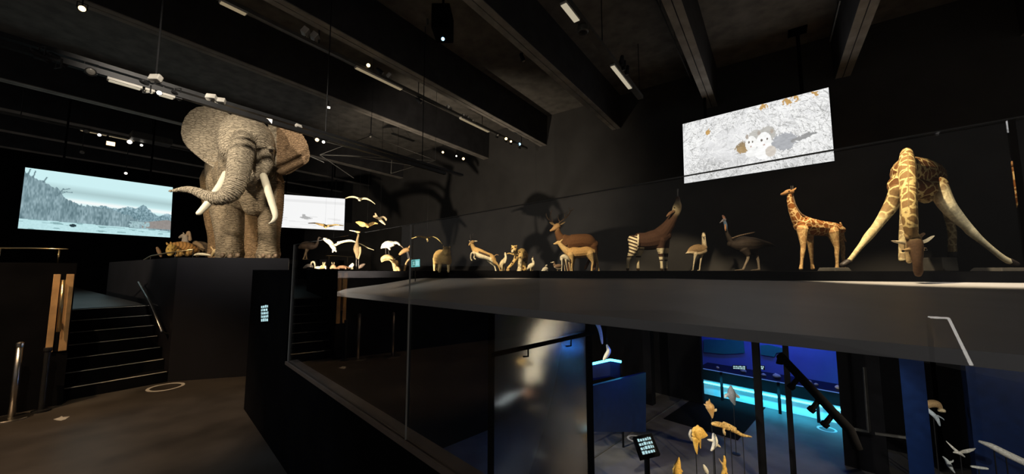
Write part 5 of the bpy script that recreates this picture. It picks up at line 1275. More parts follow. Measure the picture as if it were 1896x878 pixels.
# second projector, left
p = onx(280, 259, X3 + .5); r = empty('projector', p); tag(r, 'grey flat projector below the far left track over the mountain screen', 'projector')
b = MB(); b.hexa([p + Vector(v) for v in ((-.3, -.6, -.12), (.3, -.6, -.12), (.3, .6, -.12), (-.3, .6, -.12), (-.3, -.6, .16), (.3, -.6, .16), (.3, .6, .16), (-.3, .6, .16))]); b.build('housing', M['track'], r, bevel=.03)
b = MB(); b.tube([p + Vector((0, 0, .15)), (p.x, p.y, CEIL)], .03, 8); b.build('ceiling_pole', M['dark_metal'], r)
# thin cables and conduits on the ceiling
for k, (a, c, z, lab) in enumerate([((870, 0), (1065, 188), 8.2, 'dark thin conduit with hooks between the two right beams'), ((1215, 0), (1274, 168), 8.2, 'thin grey conduit left of the rodent screen top'), ((1556, 0), (1534, 78), 8.2, 'thin grey conduit hanging right of the screen bracket')]):
    x = onz(a[0], a[1], z).x; y0 = onz(a[0], a[1], z).y; y1 = onz(c[0], c[1], z).y
    b = MB(); b.tube([(x, y0, z), (x, y1, z)], .02, 6)
    for y in np.arange(y0 + .4, y1, 1.6): b.tube([(x, y, z), (x, y, CEIL)], .008, 5)
    tag(b.build('conduit', M['track' if k else 'dark_metal']), lab, 'conduit')
p = onz(967, 107, 8.0); r = spotlight(Vector((p.x, p.y, 8.0)), p.x, CEIL, M['lens_off'], AN, .9); tag(r, 'single unlit spotlight on the dark conduit between the right beams', 'spotlight')
# wire lattice frame
nodes = {k: P(u, v, d) for k, (u, v, d) in dict(a=(592, 287, 9.5), b=(687, 251, 10.5), c=(806, 297, 12), d=(724, 321, 11), e=(780, 309, 12.5), f=(640, 288, 10), g=(600, 262, 9.5), h=(655, 330, 10), i=(575, 290, 9.3), j=(600, 301, 9.3), k=(726, 290, 11)).items()}
r = empty('hanging_wire_frame', nodes['d']); tag(r, 'thin dark hanging wire lattice right of the elephant ear', 'frame')
b = MB()
for e in ('ab', 'bc', 'cd', 'ac', 'af', 'fe', 'dk', 'ke', 'ah', 'ij', 'ge', 'fc'): b.tube([nodes[e[0]], nodes[e[1]]], .011, 5)
b.build('lattice', M['track'], r)
for k in 'bc':
    b = MB(); b.tube([nodes[k], (nodes[k].x, nodes[k].y, CEIL)], .006, 5); b.build('suspension_wire', M['wire'], r)
# low flood on a bracket from the plinth side
fp = Vector((-9.27, 4.41, 1.93)); r = empty('bracket_floodlight', fp); tag(r, 'small black floodlight on an arm by the plinth, washing the back wall', 'floodlight')
ab = Vector((A[0] + 1.45 * dx, A[1] + 1.45 * dy, 0)); bk = Vector((Bk[0], Bk[1], 0)); k_ = .35; at_ = ab.lerp(bk, k_)
b = MB(); b.bar((at_.x - .0, at_.y, 1.82), (fp.x, fp.y, 1.82), .03, .03); b.build('arm', M['black'], r)
b = MB(); b.box(fp.x - .06, fp.x + .06, fp.y - .05, fp.y + .03, 1.80, 1.97); b.build('lamp_body', M['black'], r, bevel=.01)

# ================================================================== STAIR SIDE
XF = -8.3
def fx(u, v): return onx(u, v, XF)
tl_, tr2, bl_, br_ = fx(95, 508), fx(125, 508), fx(93, 652), fx(128, 652)
r = empty('handrail_panel', (XF, (bl_.y + br_.y) / 2, bl_.z)); tag(r, 'light oiled wood panel with a brass handrail at the left of the stairs', 'wood panel')
ya, yb = .435, .625
b = MB(); m_ = (ya + yb) / 2
b.box(XF, XF + .025, ya, m_ - .03, bl_.z, tl_.z); b.box(XF, XF + .025, m_ + .02, yb, bl_.z, tl_.z); b.build('board', M['wood'], r, bevel=.004)
b = MB(); b.box(XF, XF + .012, m_ - .03, m_ + .02, bl_.z, tl_.z); b.build('groove', M['black'], r)
b = MB(); b.tube([(XF + .02, m_, bl_.z + .42), (XF + .09, m_, bl_.z + .36), (XF + .09, m_, bl_.z + .30)], .018, 8); b.tube([(XF + .085, m_, bl_.z + .28), (XF + .085, m_ - .005, tl_.z - .08)], .022, 10); b.build('handrail', M['gold'], r, smooth=True)
# rail on the plinth side of the stairs
r = empty('stair_handrail', (-8.6, A[1] - .1, .9)); tag(r, 'slim metal handrail descending along the plinth side of the stairs', 'handrail')
pts = [onx(327, 612, -8.62), onx(316, 560, -9.6), onx(303, 522, -10.8)]
pts = [Vector((p.x, A[1] - .10, p.z)) for p in pts]
b = MB(); b.tube(pts, .022, 10); b.build('rail', M['steel'], r, smooth=True)
for p in pts[:2]:
    b = MB(); b.tube([p, (p.x, A[1], p.z - .05)], .01, 6); b.build('bracket', M['dark_metal'], r)
# thin rail in front of the small animals on the plinth
r = empty('barrier_rail', P(305, 476, 8.4)); tag(r, 'thin brass barrier rail bending around the plinth corner by the tiger', 'rail')
b = MB(); b.tube([P(240, 497, 9.6), P(279, 474.5, 8.4), P(305, 469.5, 8.2), P(358, 462, 8.0)], .016, 8); b.build('rail', M['gold'], r, smooth=True)
for u, v, d in ((279, 474.5, 8.4), (325, 466.6, 8.1), (358, 462, 8.0)):
    p = P(u, v, d); b = MB(); b.tube([p, (p.x, p.y, PLZ - .0)], .008, 6); b.build('post', M['dark_metal'], r)
p0, p1 = P(-30, 461, 6.4), P(126, 461, 6.4)
b = MB(); b.tube([P(-40, 459.5, 6.3), P(60, 460, 6.3), P(125, 461.5, 6.3)], .014, 8)
for u in (0, 110): q = P(u, 461, 6.3); b.tube([q, (q.x, q.y, 2.0)], .01, 6)
tag(b.build('top_rail', M['gold'], smooth=True), 'thin brass rail on top of the black wall at the left edge', 'rail')
# stanchions
def stanchion(u, v, d, label, h=None):
    p = P(u, v, d); p.z = 0
    r = empty('stanchion', p); tag(r, label, 'stanchion', 'steel stanchions')
    b = MB(); b.lathe((p.x, p.y, 0), [(.17, 0), (.17, .012), (.16, .02), (.04, .028)], 24); b.build('base', M['steel'], r)
    b = MB(); b.lathe((p.x, p.y, .02), [(.03, 0), (.03, .90)], 16); b.build('post', M['steel'], r, smooth=True)
    b = MB(); b.lathe((p.x, p.y, .90), [(.034, 0), (.036, .02), (.036, .05), (.02, .065)], 16); b.build('cap', M['steel'], r)
    return r
stanchion(22, 765, 4.85, 'brushed steel stanchion standing on the floor at the left picture edge')
q = W(-7.0, 4.2); st2 = stanchion(-165, 765, 4.2, 'second steel stanchion, seen only mirrored in the balustrade glass')
p = P(78, 745, 5.1)
r = empty('stanchion', (p.x, p.y, 0)); tag(r, 'dark short post with a lit blue band between stanchion and stairs', 'post')
b = MB(); b.lathe((p.x, p.y, 0), [(.09, 0), (.09, .02), (.03, .03), (.03, .78), (.04, .8), (.04, .84)], 16); b.build('post', M['dark_metal'], r)
# projected light, a ring and a bird, painted as white inlay in the floor
c = onz(307, 717, 0); b = MB(); vs = []; fs = []
for rr, z in ((.19, 0), (.235, 0), (.235, .003), (.19, .003)):
    for k in range(48): vs.append((c.x + rr * math.cos(2 * math.pi * k / 48), c.y + rr * math.sin(2 * math.pi * k / 48), z))
for q in range(4):
    for k in range(48): fs.append((q * 48 + k, q * 48 + (k + 1) % 48, ((q + 1) % 4) * 48 + (k + 1) % 48, ((q + 1) % 4) * 48 + k))
b.add(vs, fs); tag(b.build('floor_ring', M['white']), 'white ring of projected light painted on the floor before the stairs', 'floor mark')
b = MB()
o2 = [(99, 777), (110, 773.5), (114, 771), (117, 773), (129, 771.5), (121, 777), (113, 779.5), (106, 778.5)]
q = [onz(u, v, 0) for u, v in o2]; b.prism([xy(w) for w in q][::-1], 0, .003); tag(b.build('floor_bird_projection', M['white']), 'small white bird of projected light painted on the floor near the stanchion', 'floor mark')
# label panel on the pier
def icon_img(nu, nv, rows, seed):
    r_ = np.random.default_rng(seed); im = np.full((nv, nu, 3), 4.0)
    rh = nv / rows
    for k in range(rows):
        x = 2
        while x < nu - 3:
            w = int(r_.integers(3, 8)); y0 = int(k * rh + 1); y1 = int((k + 1) * rh - 1)
            im[y0 + int(r_.integers(0, 2)):y1, x:min(x + w, nu - 2)] = (190, 232, 238); x += w + 2
    return im
def label_panel(u0, v0, u1, v1, n, label, rows, seed):
    c4 = [ong(u0, v0, n), ong(u1, v0 - 2, n), ong(u1, v1 - 1, n), ong(u0, v1, n)]
    return screen(c4, icon_img(34, 46, rows, seed), label, 'sign', .03, 'label_screen')
label_panel(483.5, 566, 498, 596, 1.02, 'small glowing label panel with rows of animal icons on the dark pier', 5, 41)
# green exit sign
D = 9.2
c4 = [P(761.5, 481.5, D), P(777, 480, D + .3), P(777, 494, D + .3), P(761.5, 495, D)]
im = np.full((30, 34, 3), 0.0); im[:] = (120, 205, 205); im[3:27, 4:15] = (14, 70, 60); im[6:24, 17:30] = (165, 232, 232)
im[5:8, 9:12] = (160, 230, 225); im[8:16, 8:11] = (160, 230, 225); im[10:12, 5:14] = (160, 230, 225); im[16:24, 6:9] = (160, 230, 225); im[16:20, 10:13] = (160, 230, 225); im[20:24, 12:14] = (160, 230, 225)
ex = screen(c4, im, 'small glowing green exit sign with running figure beside the stocky antelope', 'exit sign', .05, 'exit_sign')
pb = (Vector(c4[2]) + Vector(c4[3])) / 2
b = MB(); b.tube([pb, (pb.x, pb.y, PT - .35)], .012, 6); b.build('post', M['dark_metal'], ex)

# ================================================================== LOWER HALL
LZ = -3.1
def post(u, n, w, label, mat, z1=1.45, name='column'):
    p = ong(u, 700, n); t = tg(p)
    b = MB(); b.gbox(t - w / 2, t + w / 2, n, n + w, LZ, z1); o = b.build(name, M[mat]); o['kind'] = 'structure'
    return o
M['bluegloss'] = plain('blue_lacquer', (.004, .014, .06), .3, var=.2)
post(1199, 13.5, .30, '', 'black'); post(1401, 10.5, .14, '', 'black'); post(1457, 10.5, .10, '', 'black'); post(1088, 6.0, .10, '', 'black')
post(1690, 11, .34, '', 'bluegloss'); post(1850, 13.2, .9, '', 'bluegloss'); post(1590, 13, .8, '', 'black')
# glass front of the blue room is framed by a plain jamb; counter with light strip
tl2 = tg(ong(1296, 700, 16.2)); tr2_ = tg(ong(1600, 700, 16.2))
r = empty('display_counter', G((tl2 + tr2_) / 2, 16.4, LZ)); tag(r, 'long low display counter lit cyan from below its edge in the blue room', 'counter')
b = MB(); b.gbox(tr2_, tl2, 16.3, 17.0, LZ, -2.58); b.build('front_panel', M['cyanface'], r)
b = MB(); b.gbox(tr2_, tl2, 16.45, 17.0, -2.58, -2.08); b.build('recess_panel', M['black'], r)
b = MB(); b.gbox(tr2_, tl2, 16.1, 17.2, -2.08, -2.04); b.build('counter_top', M['plinth'], r)
M['led_cyan'] = emit('led_cyan', (.08, .70, 1.0), 7.0); M['led_edge'] = emit('led_edge', (.12, .25, .8), .55)
b = MB(); b.gbox(tr2_, tl2, 16.02, 16.12, -2.60, -2.57); b.build('light_strip', M['led_cyan'], r)
b = MB(); b.gbox(tr2_, tl2, 16.05, 16.1, -2.07, -2.05); b.build('edge_strip', M['led_edge'], r)
for u, n in ((1335, 15.9), (1440, 15.9), (1510, 15.9)):
    t = tg(ong(u, 700, n)); b = MB(); b.gbox(t - .04, t + .04, n, n + .08, LZ, -2.04); b.build('leg', M['black'], r)
b = MB(); b.gbox(tg(ong(1398, 700, 15)), tl2, 12.6, 16.25, LZ, LZ + .012); struct(b.build('floor', M['black']))
area(G((tl2 + tr2_) / 2, 17.6, 1.2), G((tl2 + tr2_) / 2, 19.0, -.6), 105, 5.0, .3, (.012, .075, 1.0))
area(G((tl2 + tr2_) / 2 - 1, 15.7, -2.3), G((tl2 + tr2_) / 2 - 1, 16.3, -2.9), 110, 6.0, .06, (.05, .62, 1.0))
spot(G((tl2 + tr2_) / 2, 15.5, .6), G((tl2 + tr2_) / 2, 16.6, -2.05), 110, 110, (.28, .40, 1.0))  # added spot without a fitting, brightens the shells on the counter
M['teal_reflection'] = plain('teal_reflection_paint', (.05, .42, .22), .8, var=.05)  # reflection patches on the blue wall, put in as coloured plates
for o_, lab in (([(1303, 629), (1342, 630), (1347, 626), (1376, 632), (1378, 654), (1340, 656), (1303, 652)], 'wide dull teal painted reflection on the blue wall left of the dark column'), ([(1407, 640), (1422, 639), (1451, 646), (1449, 652), (1437, 654), (1434, 661), (1409, 657)], 'small dull teal painted reflection on the blue wall right of the dark column')):
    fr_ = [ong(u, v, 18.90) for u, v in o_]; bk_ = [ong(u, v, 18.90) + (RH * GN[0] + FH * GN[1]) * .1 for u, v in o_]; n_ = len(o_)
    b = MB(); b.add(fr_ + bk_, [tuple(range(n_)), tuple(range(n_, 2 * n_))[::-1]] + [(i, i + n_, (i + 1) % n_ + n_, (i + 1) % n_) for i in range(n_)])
    tag(b.build('painted_reflection', M['teal_reflection']), lab, 'painted reflection')
for k, (u, v, rr, lab) in enumerate([(1375, 671, 4.6, 'round pale shell leftmost on the cyan counter'), (1413, 677, 3.6, 'small shell just right of the dark column on the counter'), (1437, 676.5, 6, 'large domed shell in the middle of the counter'),
        (1495, 685, 5.4, 'pale oval shell right of the diagonal handrail'), (1510, 690, 3, 'tiny shell next to the oval shell'), (1551, 693, 5, 'bluish shell near the right end of the counter'), (1328, 668, 2.4, 'tiny pale shell at the left end of the counter')]):
    p = ong(u, v, 16.45); s_ = p.dot(FH) / F
    b = MB(); b.ball((p.x, p.y, -2.04 + rr * s_ * .7), rr * s_, (1.1, .9, .72)); b.ball((p.x + rr * s_ * .5, p.y, -2.04 + rr * s_ * .5), rr * s_ * .6, (1, 1, .8)); b.ball((p.x - rr * s_ * .2, p.y - .1 * s_, -2.04 + rr * s_ * 1.1), rr * s_ * .45)
    tag(b.build('shell', M['white'], smooth=True), lab, 'shell')
for u0, u1, lab in ((1357, 1381, 'wider white label card on the counter edge'), (1404, 1415, 'narrow white label card right of the dark column')):
    c4 = [ong(u0, 677, 16.04), ong(u1, 678.5, 16.04), ong(u1, 684.5, 16.04), ong(u0, 683, 16.04)]
    screen(c4, icon_img(int((u1 - u0) * 2), 14, 2, 50 + u0), lab, 'sign', .02, 'label_card')
# coral model and hanging fish in the blue room
def lit(name, d, base, chains, mat, label, cat, vox=.5, sm=1, group=None):
    o = critter(name, d, base, chains, M[mat], vox=vox, smooth=sm); tag(o, label, cat, group); return o
D = 15.5
LIL = (.55, .50, .85)
def stand(o, u, v, d, dd=0, mat='dark_metal'):
    p = P(u, v, d + dd); b = MB(); b.tube([p, (p.x, p.y, LZ + .02)], .010, 6); b.lathe((p.x, p.y, LZ), [(.10, 0), (.10, .015), (.02, .02)], 14); b.build('stand', M[mat], o)
o = lit('coral', D, (1540, 697), [(LIL, [(1520, 686, 0, 7), (1532, 681, 0, 9), (1545, 682, 0, 10), (1556, 686, 0, 6)]), (LIL, [(1530, 686, 0, 7), (1536, 692, 0, 6), (1540, 697, 0, 4)]), (LIL, [(1550, 690, 0, 6), (1556, 684, 0, 4)]), (LIL, [(1524, 680, .1, 4), (1530, 675, .1, 3)])], 'fish', 'lilac branching coral block at the right of the blue room', 'coral', .8)
o = lit('fish', D, (1541, 656), [((.7, .8, .9), [(1538, 650, 0, 2), (1540, 655, 0, 4.6), (1543, 661, 0, 3), (1545, 664, 0, 1.4)])], 'fish', 'small pale fish hanging above the lilac coral', 'fish', .6); wire_up(o, D, 1540, 653, 0, 1.6)
# specimens on thin stands
GO = (.85, .52, .12); PW = (.85, .82, .72)
D = 8.0
o = lit('ray', D, (1292, 842), [(GO, [(1284, 806, 0, 4, 3), (1288, 804, 0, 12, 6), (1295, 803, 0, 13, 6), (1303, 805, 0, 7.5, 4), (1309, 806.5, 0, 2, 1.5)]), (GO, [(1292, 789, 0, 2.4, 2), (1292, 797, 0, 8, 4)]), (GO, [(1288, 812, 0, 7, 4), (1288, 822, 0, 4.5, 3), (1289, 832, 0, 3, 2), (1290.5, 841, 0, 1, 1)]), (GO, [(1294, 815, 0, 4), (1296, 823, .05, 2), (1297, 830, .05, 1)]),
     ((.5, .48, .42), [(1279, 797, -.05, 2), (1277, 806, -.08, 2.2), (1281, 815, -.05, 2)])], 'fish', 'bright golden ray on a thin stand in the lower hall', 'ray', .6); stand(o, 1288.5, 838, D)
D = 8.8
o = lit('fish', D, (1316, 774), [((.55, .33, .12), [(1311, 747, 0, 4.5), (1314, 753, 0, 8), (1316, 760, 0, 6), (1318, 768, 0, 3.4), (1318.5, 774, 0, 1.4)]), ((.5, .3, .12), [(1314, 750, 0, 3), (1313.5, 744, 0, 1.8), (1313.3, 739, 0, .7)]), ((.7, .5, .25), [(1309, 752, 0, 2.6), (1304, 749, 0, 1.2)]), ((.75, .6, .35), [(1318, 759, 0, 3), (1324, 760, 0, 3), (1326, 758, 0, 1.6)])], 'fish', 'brown spiny fish diving head down, left of the grey fish', 'fish', .6); stand(o, 1317, 768, D)
D = 10.4
o = lit('fish', D, (1355, 750), [((.42, .42, .40), [(1353, 717, 0, 3), (1354, 724, 0, 6.5), (1355, 733, 0, 7.5), (1357, 741, 0, 5), (1360, 749, 0, 2)]), ((.72, .7, .62), [(1349, 730, 0, 3), (1344, 733, 0, 3, 1.4), (1342.5, 736, 0, 1.4)]), ((.72, .7, .62), [(1361, 731, 0, 3), (1367, 735, 0, 3, 1.4), (1369, 736, 0, 1.4)])], 'fish', 'grey finned fish standing upright before the cyan counter', 'fish', .6); stand(o, 1358, 744, D)
D = 8.4
o = lit('crocodile', D, (1352, 810), [((.62, .40, .14), [(1320, 785, -.1, 3.4), (1327, 785.5, -.1, 5), (1338, 788, 0, 5), (1350, 793, .05, 5), (1362, 799, .1, 4), (1375, 806, .15, 3), (1391, 809, .2, 1.4)]), ((.6, .4, .16), [(1341, 790, 0, 3), (1340, 798, -.05, 2), (1341, 804, -.05, 1.6)]), ((.62, .42, .16), [(1340, 782.5, 0, 2), (1350, 787, .05, 2.2), (1362, 793.5, .1, 2)])], 'scale', 'golden scaly crocodile model slanting down to the right', 'crocodile', .6); stand(o, 1352, 794, D); stand(o, 1375, 806, D, .15)
D = 7.9
o = lit('fish', D, (1323, 834), [(PW, [(1321.5, 805, 0, 3), (1323, 812, 0, 5), (1324, 820, 0, 5), (1321, 828, 0, 3.4), (1317, 834, 0, 1.8)]), (PW, [(1320, 816, 0, 2.6), (1313, 815, 0, 2, 1), (1310, 814, 0, .8)]), ((.7, .62, .45), [(1325, 822, 0, 3), (1331, 826, 0, 2.4, 1), (1334, 828, 0, 1)])], 'fish', 'white fish with spread fins right of the golden ray', 'fish', .6); stand(o, 1322, 826, D)
o = lit('fish', D - .3, (1341, 806), [((.6, .42, .2), [(1340, 797, 0, 1.4), (1341, 801, 0, 2.6), (1342.5, 806, 0, 1)])], 'fish', 'smallest brown fish below the crocodile', 'fish', .5); stand(o, 1341, 803, D - .3)
D = 7.4
o = lit('fish', D, (1255, 884), [(GO, [(1257, 848, 0, 1.4), (1256, 857, 0, 4.2), (1254, 867, 0, 7), (1254, 877, 0, 8), (1254, 884, 0, 5)]), (GO, [(1250, 866, 0, 3), (1246, 869, 0, 1.4)]), (GO, [(1259, 870, 0, 3), (1263, 873, 0, 1.6)])], 'fish', 'golden pointed fish cut by the bottom picture edge', 'fish', .6); stand(o, 1254, 884, D)
o = lit('fish', D + .2, (1307, 878), [(PW, [(1303, 862, 0, 2), (1305, 867, 0, 4), (1308, 873, 0, 4), (1310, 878, 0, 2)])], 'fish', 'small white fish between the two golden ones at the bottom', 'fish', .5); stand(o, 1307, 875, D + .2)
o = lit('seahorse', D, (1340, 882), [(GO, [(1341, 845, 0, 1.6), (1341.5, 853, 0, 2.8), (1340.5, 862, 0, 3.4), (1342, 870, 0, 4), (1338, 878, 0, 3), (1336, 884, 0, 2)]), ((.5, .36, .2), [(1338, 860, 0, 2), (1333, 853, 0, 1), (1331, 849, 0, .5)]), (GO, [(1342, 872, 0, 3), (1347, 879, 0, 1.6)])], 'fish', 'slender golden seahorse near the bottom edge right of the white fish', 'seahorse', .5); stand(o, 1339, 880, D)
D = 8.6
o = lit('turtle', D, (1728, 790), [((.55, .36, .17), [(1714, 752, 0, 6), (1722, 748, 0, 8), (1733, 748, 0, 8), (1740, 754, 0, 5)]), ((.6, .42, .22), [(1712, 752, -.05, 4), (1706, 750, -.08, 3.4), (1703, 748.5, -.08, 2)]), ((.72, .6, .38), [(1740, 760, -.05, 4), (1746, 760.5, -.08, 4.4), (1748, 762, -.08, 3)]),
     ((.68, .78, .85), [(1718, 758, -.12, 3), (1726, 766, -.15, 4.4), (1734, 774, -.15, 4), (1740, 788, -.12, 1.6)]), ((.68, .78, .85), [(1720, 760, -.1, 2), (1715, 770, -.1, 2), (1714, 773, -.1, 1)]), ((.68, .78, .85), [(1736, 770, -.12, 2), (1745, 775, -.1, 1.4), (1748, 778, -.1, .8)])], 'fish', 'brown domed turtle with pale belly on a stand at the lower right', 'turtle', .6); stand(o, 1728, 772, D, -.12)
D = 8.0
o = lit('seabird', D, (1778, 846), [(PW, [(1766, 838, 0, 1.4), (1773, 838, 0, 3.4), (1779, 841, 0, 3), (1786, 846, 0, 1.2)]), (PW, [(1773, 837, 0, 3, 1.4), (1763, 828, .1, 2.2, 1.2), (1752, 817, .2, .8, .6)]), (PW, [(1778, 838, 0, 2.4, 1.4), (1788, 836, -.1, 4, 1.2), (1799, 833, -.15, 3, 1), (1806, 830.5, -.2, .8, .6)])], 'feather', 'white bird with spread wings gliding low at the lower right', 'bird', .5); stand(o, 1778, 842, D)
o = lit('seabird', D - .3, (1758, 876), [((.75, .80, .78), [(1746, 846, 0, 1.4), (1752, 852, 0, 3), (1757, 860, 0, 4.6), (1762, 869, 0, 3), (1768, 876, 0, 1)]), ((.8, .84, .8), [(1755, 856, 0, 2.4), (1763, 855, 0, 1.6), (1765, 852, 0, .7)])], 'feather', 'pale diving bird below the gliding white one', 'bird', .5); stand(o, 1758, 864, D - .3)
o = lit('whale_bone', 7.4, (1850, 860), [((.80, .78, .70), [(1814, 818, .3, 3), (1835, 826, .2, 6.5), (1862, 840, .1, 8), (1900, 858, 0, 8)])], 'fish', 'long pale bone lying slanted at the lower right edge', 'bone', .7); stand(o, 1862, 842, 7.4, .1); stand(o, 1840, 830, 7.4, .2)
o = lit('whale_bone', 7.2, (1815, 868), [((.78, .80, .74), [(1799, 864, 0, 2.4), (1812, 866, 0, 3.2), (1828, 868, 0, 2.4)])], 'fish', 'short pale bone beneath the long slanted bone', 'bone', .6); stand(o, 1812, 867, 7.2)
# lectern label
def lectern(u, v, d, w, h, label, seed):
    p = P(u, v, d); r = empty('lectern', (p.x, p.y, LZ)); tag(r, label, 'lectern')
    up = (UPV * .45 + FH * .9).normalized(); ri = (RH * .93 + FH * .37).normalized()
    c4 = [p - ri * w * .5 + up * h * .5, p + ri * w * .5 + up * h * .5, p + ri * w * .5 - up * h * .5, p - ri * w * .5 - up * h * .5]
    b = MB(); panel(c4, .05, b, .06); b.build('desk', M['black'], r)
    picture('label_screen', c4, icon_img(44, 28, 4, seed), M['screen'], r, .004)
    b = MB(); b.tube([p - Vector((0, 0, .08)), (p.x, p.y, LZ + .02)], .05, 10); b.lathe((p.x, p.y, LZ), [(.22, 0), (.22, .02), (.05, .03)], 18); b.build('post', M['black'], r)
lectern(1197, 825, 7.3, .34, .34, 'black lectern with a glowing white icon label in the lower hall', 61)
# floor channel and ring
a_, b_ = onz(1085, 858, LZ), onz(1286, 724, LZ)
b = MB(); b.bar(a_ + Vector((0, 0, .01)), b_ + Vector((0, 0, .01)), .05, .02); tag(b.build('floor_channel', M['track']), 'thin straight metal channel in the lower floor', 'floor channel')
for (u, v, R1, lab) in ((1175, 812, .22, 'grey ring on the lower floor behind the lectern'), (1531, 795, .25, 'pale ring on the lower floor right of the crocodile')):
    c = onz(u, v, LZ); b = MB(); vs = []; fs = []
    for rr, z in ((R1 - .06, 0), (R1, 0), (R1, .003), (R1 - .06, .003)):
        for k in range(40): vs.append((c.x + rr * math.cos(2 * math.pi * k / 40), c.y + rr * math.sin(2 * math.pi * k / 40), LZ + z))
    for q in range(4):
        for k in range(40): fs.append((q * 40 + k, q * 40 + (k + 1) % 40, ((q + 1) % 4) * 40 + (k + 1) % 40, ((q + 1) % 4) * 40 + k))
    b.add(vs, fs); tag(b.build('floor_ring', M['white']), lab, 'floor mark')
# diagonal handrail
r = empty('stair_handrail', P(1510, 725, 5.0)); tag(r, 'thick dark handrail slanting down in front of the cyan counter', 'handrail')
h0, h1 = P(1444, 658, 5.4), P(1574, 797, 4.6)
b = MB(); b.tube([h0 + Vector((0, 0, -.12)), h0, h1, h1 + Vector((.05, 0, -.2))], .055, 12); b.build('rail', M['black'], r, smooth=True)
for k in (.32, .62, .80):
    p = h0.lerp(h1, k); q = p - RH * .13 - Vector((0, 0, .14)); b = MB(); b.tube([p, q], .03, 8); b.lathe(q, [(.045, -.02), (.045, .03)], 10, (RH + Vector((0, 0, .8)))); b.build('bracket', M['black'], r)
# framed dark door panel right of the blue room
c4 = [ong(1598, 690, 12.0), ong(1603, 690, 12.0), ong(1609, 798, 12.0), ong(1604, 798, 12.0)]
b = MB()
pA, pB, pC, pD = ong(1600, 680, 12.0), ong(1609, 799, 12.0), ong(1582, 795, 12.0), ong(1690, 812, 12.0)
b.bar(pA, pB, .05, .05, FH); b.bar(pC, pB, .05, .05); b.bar(pB + Vector((.1, 0, -.02)), pD, .05, .05)
tag(b.build('wall_moulding', M['track']), 'thin pale moulding framing the dark wall right of the blue room', 'moulding')
# blue low wall and curved light rail left
q = [(1092, 800, 9.0), (1196, 800, 10.5), (1196, 690, 10.5), (1092, 716, 9.0)]
b = MB(); panel([P(*q[3]), P(*q[2]), P(*q[1]), P(*q[0])], .08, b); o = b.build('blue_partition', M['bluegloss']); struct(o)
area(P(1170, 640, 9.3), P(1150, 725, 10.2), 16, .6, .2, (.04, .15, 1.0))
r = empty('light_rail', P(1125, 676, 11)); tag(r, 'curved cyan light rail behind the frosted glass edge', 'rail')
b = MB(); b.tube([P(1060, 680, 11.2), P(1092, 675, 11), P(1130, 666.5, 11), P(1150, 670, 10.8)], .035, 8); b.build('light_strip', M['led_cyan'], r)
b = MB(); pp = [P(1060, 683, 11.2), P(1092, 678, 11), P(1130, 669.5, 11), P(1150, 673, 10.8)]
vs = []; fs = []
for p in pp: vs += [p + FH * .05, p + FH * .09, p + FH * .09 - Vector((0, 0, .45)), p + FH * .05 - Vector((0, 0, .45))]
for i in range(3): fs += [(i * 4 + k, i * 4 + (k + 1) % 4, i * 4 + 4 + (k + 1) % 4, i * 4 + 4 + k) for k in range(4)]
fs += [(3, 2, 1, 0), (12, 13, 14, 15)]
b.add(vs, fs); b.build('panel', M['bluegloss'], r)
for p in (pp[1], pp[3]):
    b = MB(); b.tube([p, (p.x, p.y, LZ)], .03, 8); b.build('post', M['black'], r)
# frosted screen with things behind it
mt, nt, bb = new_mat('frosted_glass')
bb.inputs['Base Color'].default_value = (.88, .92, .93, 1); bb.inputs['Transmission Weight'].default_value = 1.0; bb.inputs['Roughness'].default_value = .2; bb.inputs['IOR'].default_value = 1.25; bb.inputs['Specular IOR Level'].default_value = .3
M['frost'] = mt
tp = tg(P(1085, 610, 7.0)); n0 = 3.57; n1 = 5.95
b = MB(); b.gbox(tp, tp + .012, n0, n1, LZ, 1.32); struct(b.build('window_4', M['frost']))
for n in (n0 - .03, n1 + .01):
    b = MB(); b.gbox(tp - .03, tp + .04, n - .03, n + .03, LZ, 1.32); struct(b.build('trim_2', M['black']))
r = empty('wall_handrail', G(tp - .08, 4.8, .7)); tag(r, 'black handrail along the frosted glass screen', 'handrail')
b = MB(); b.tube([G(tp - .1, n0 - .1, .72), G(tp - .1, n1 + .1, .72)], .035, 10); b.build('rail', M['black'], r, smooth=True)
for n in (4.2, 5.3):
    b = MB(); b.tube([G(tp - .1, n, .72), G(tp - .1, n, .58), G(tp, n, .56)], .014, 6); b.build('bracket', M['black'], r)
DW = 9.2
o = lit('whale', DW, (1030, 640), [((.62, .52, .38), [(985, 700, .2, 14), (1000, 668, .2, 22), (1015, 630, .1, 30), (1040, 598, 0, 30), (1075, 570, 0, 26), (1110, 550, 0, 16)]), ((.7, .6, .44), [(1010, 640, -.1, 16), (1002, 670, -.2, 14), (1000, 700, -.3, 8)])], 'fish', 'large pale whale calf hanging behind the frosted glass', 'whale', 1.6, 3); wire_up(o, DW, 1040, 575, 0, 1.6)
o = lit('whale_rib', 10.6, (1115, 640), [((.80, .72, .52), [(1094, 588, 0, 4), (1105, 598, 0, 4), (1111, 612, 0, 3.4), (1114, 628, 0, 2.6), (1115, 636, 0, 1.6)])], 'fish', 'curved pale rib bone hanging right of the frosted glass', 'bone', .6); wire_up(o, 10.6, 1096, 590, 0, 1.6)
o = lit('whale_rib', 9.4, (1122, 662), [((.6, .55, .4), [(1124, 640, 0, 2), (1127, 650, 0, 4), (1122, 660, 0, 4), (1118, 666, 0, 2)])], 'fish', 'short pale bone below the curved rib', 'bone', .6); wire_up(o, 9.4, 1124, 642, 0, 1.6)
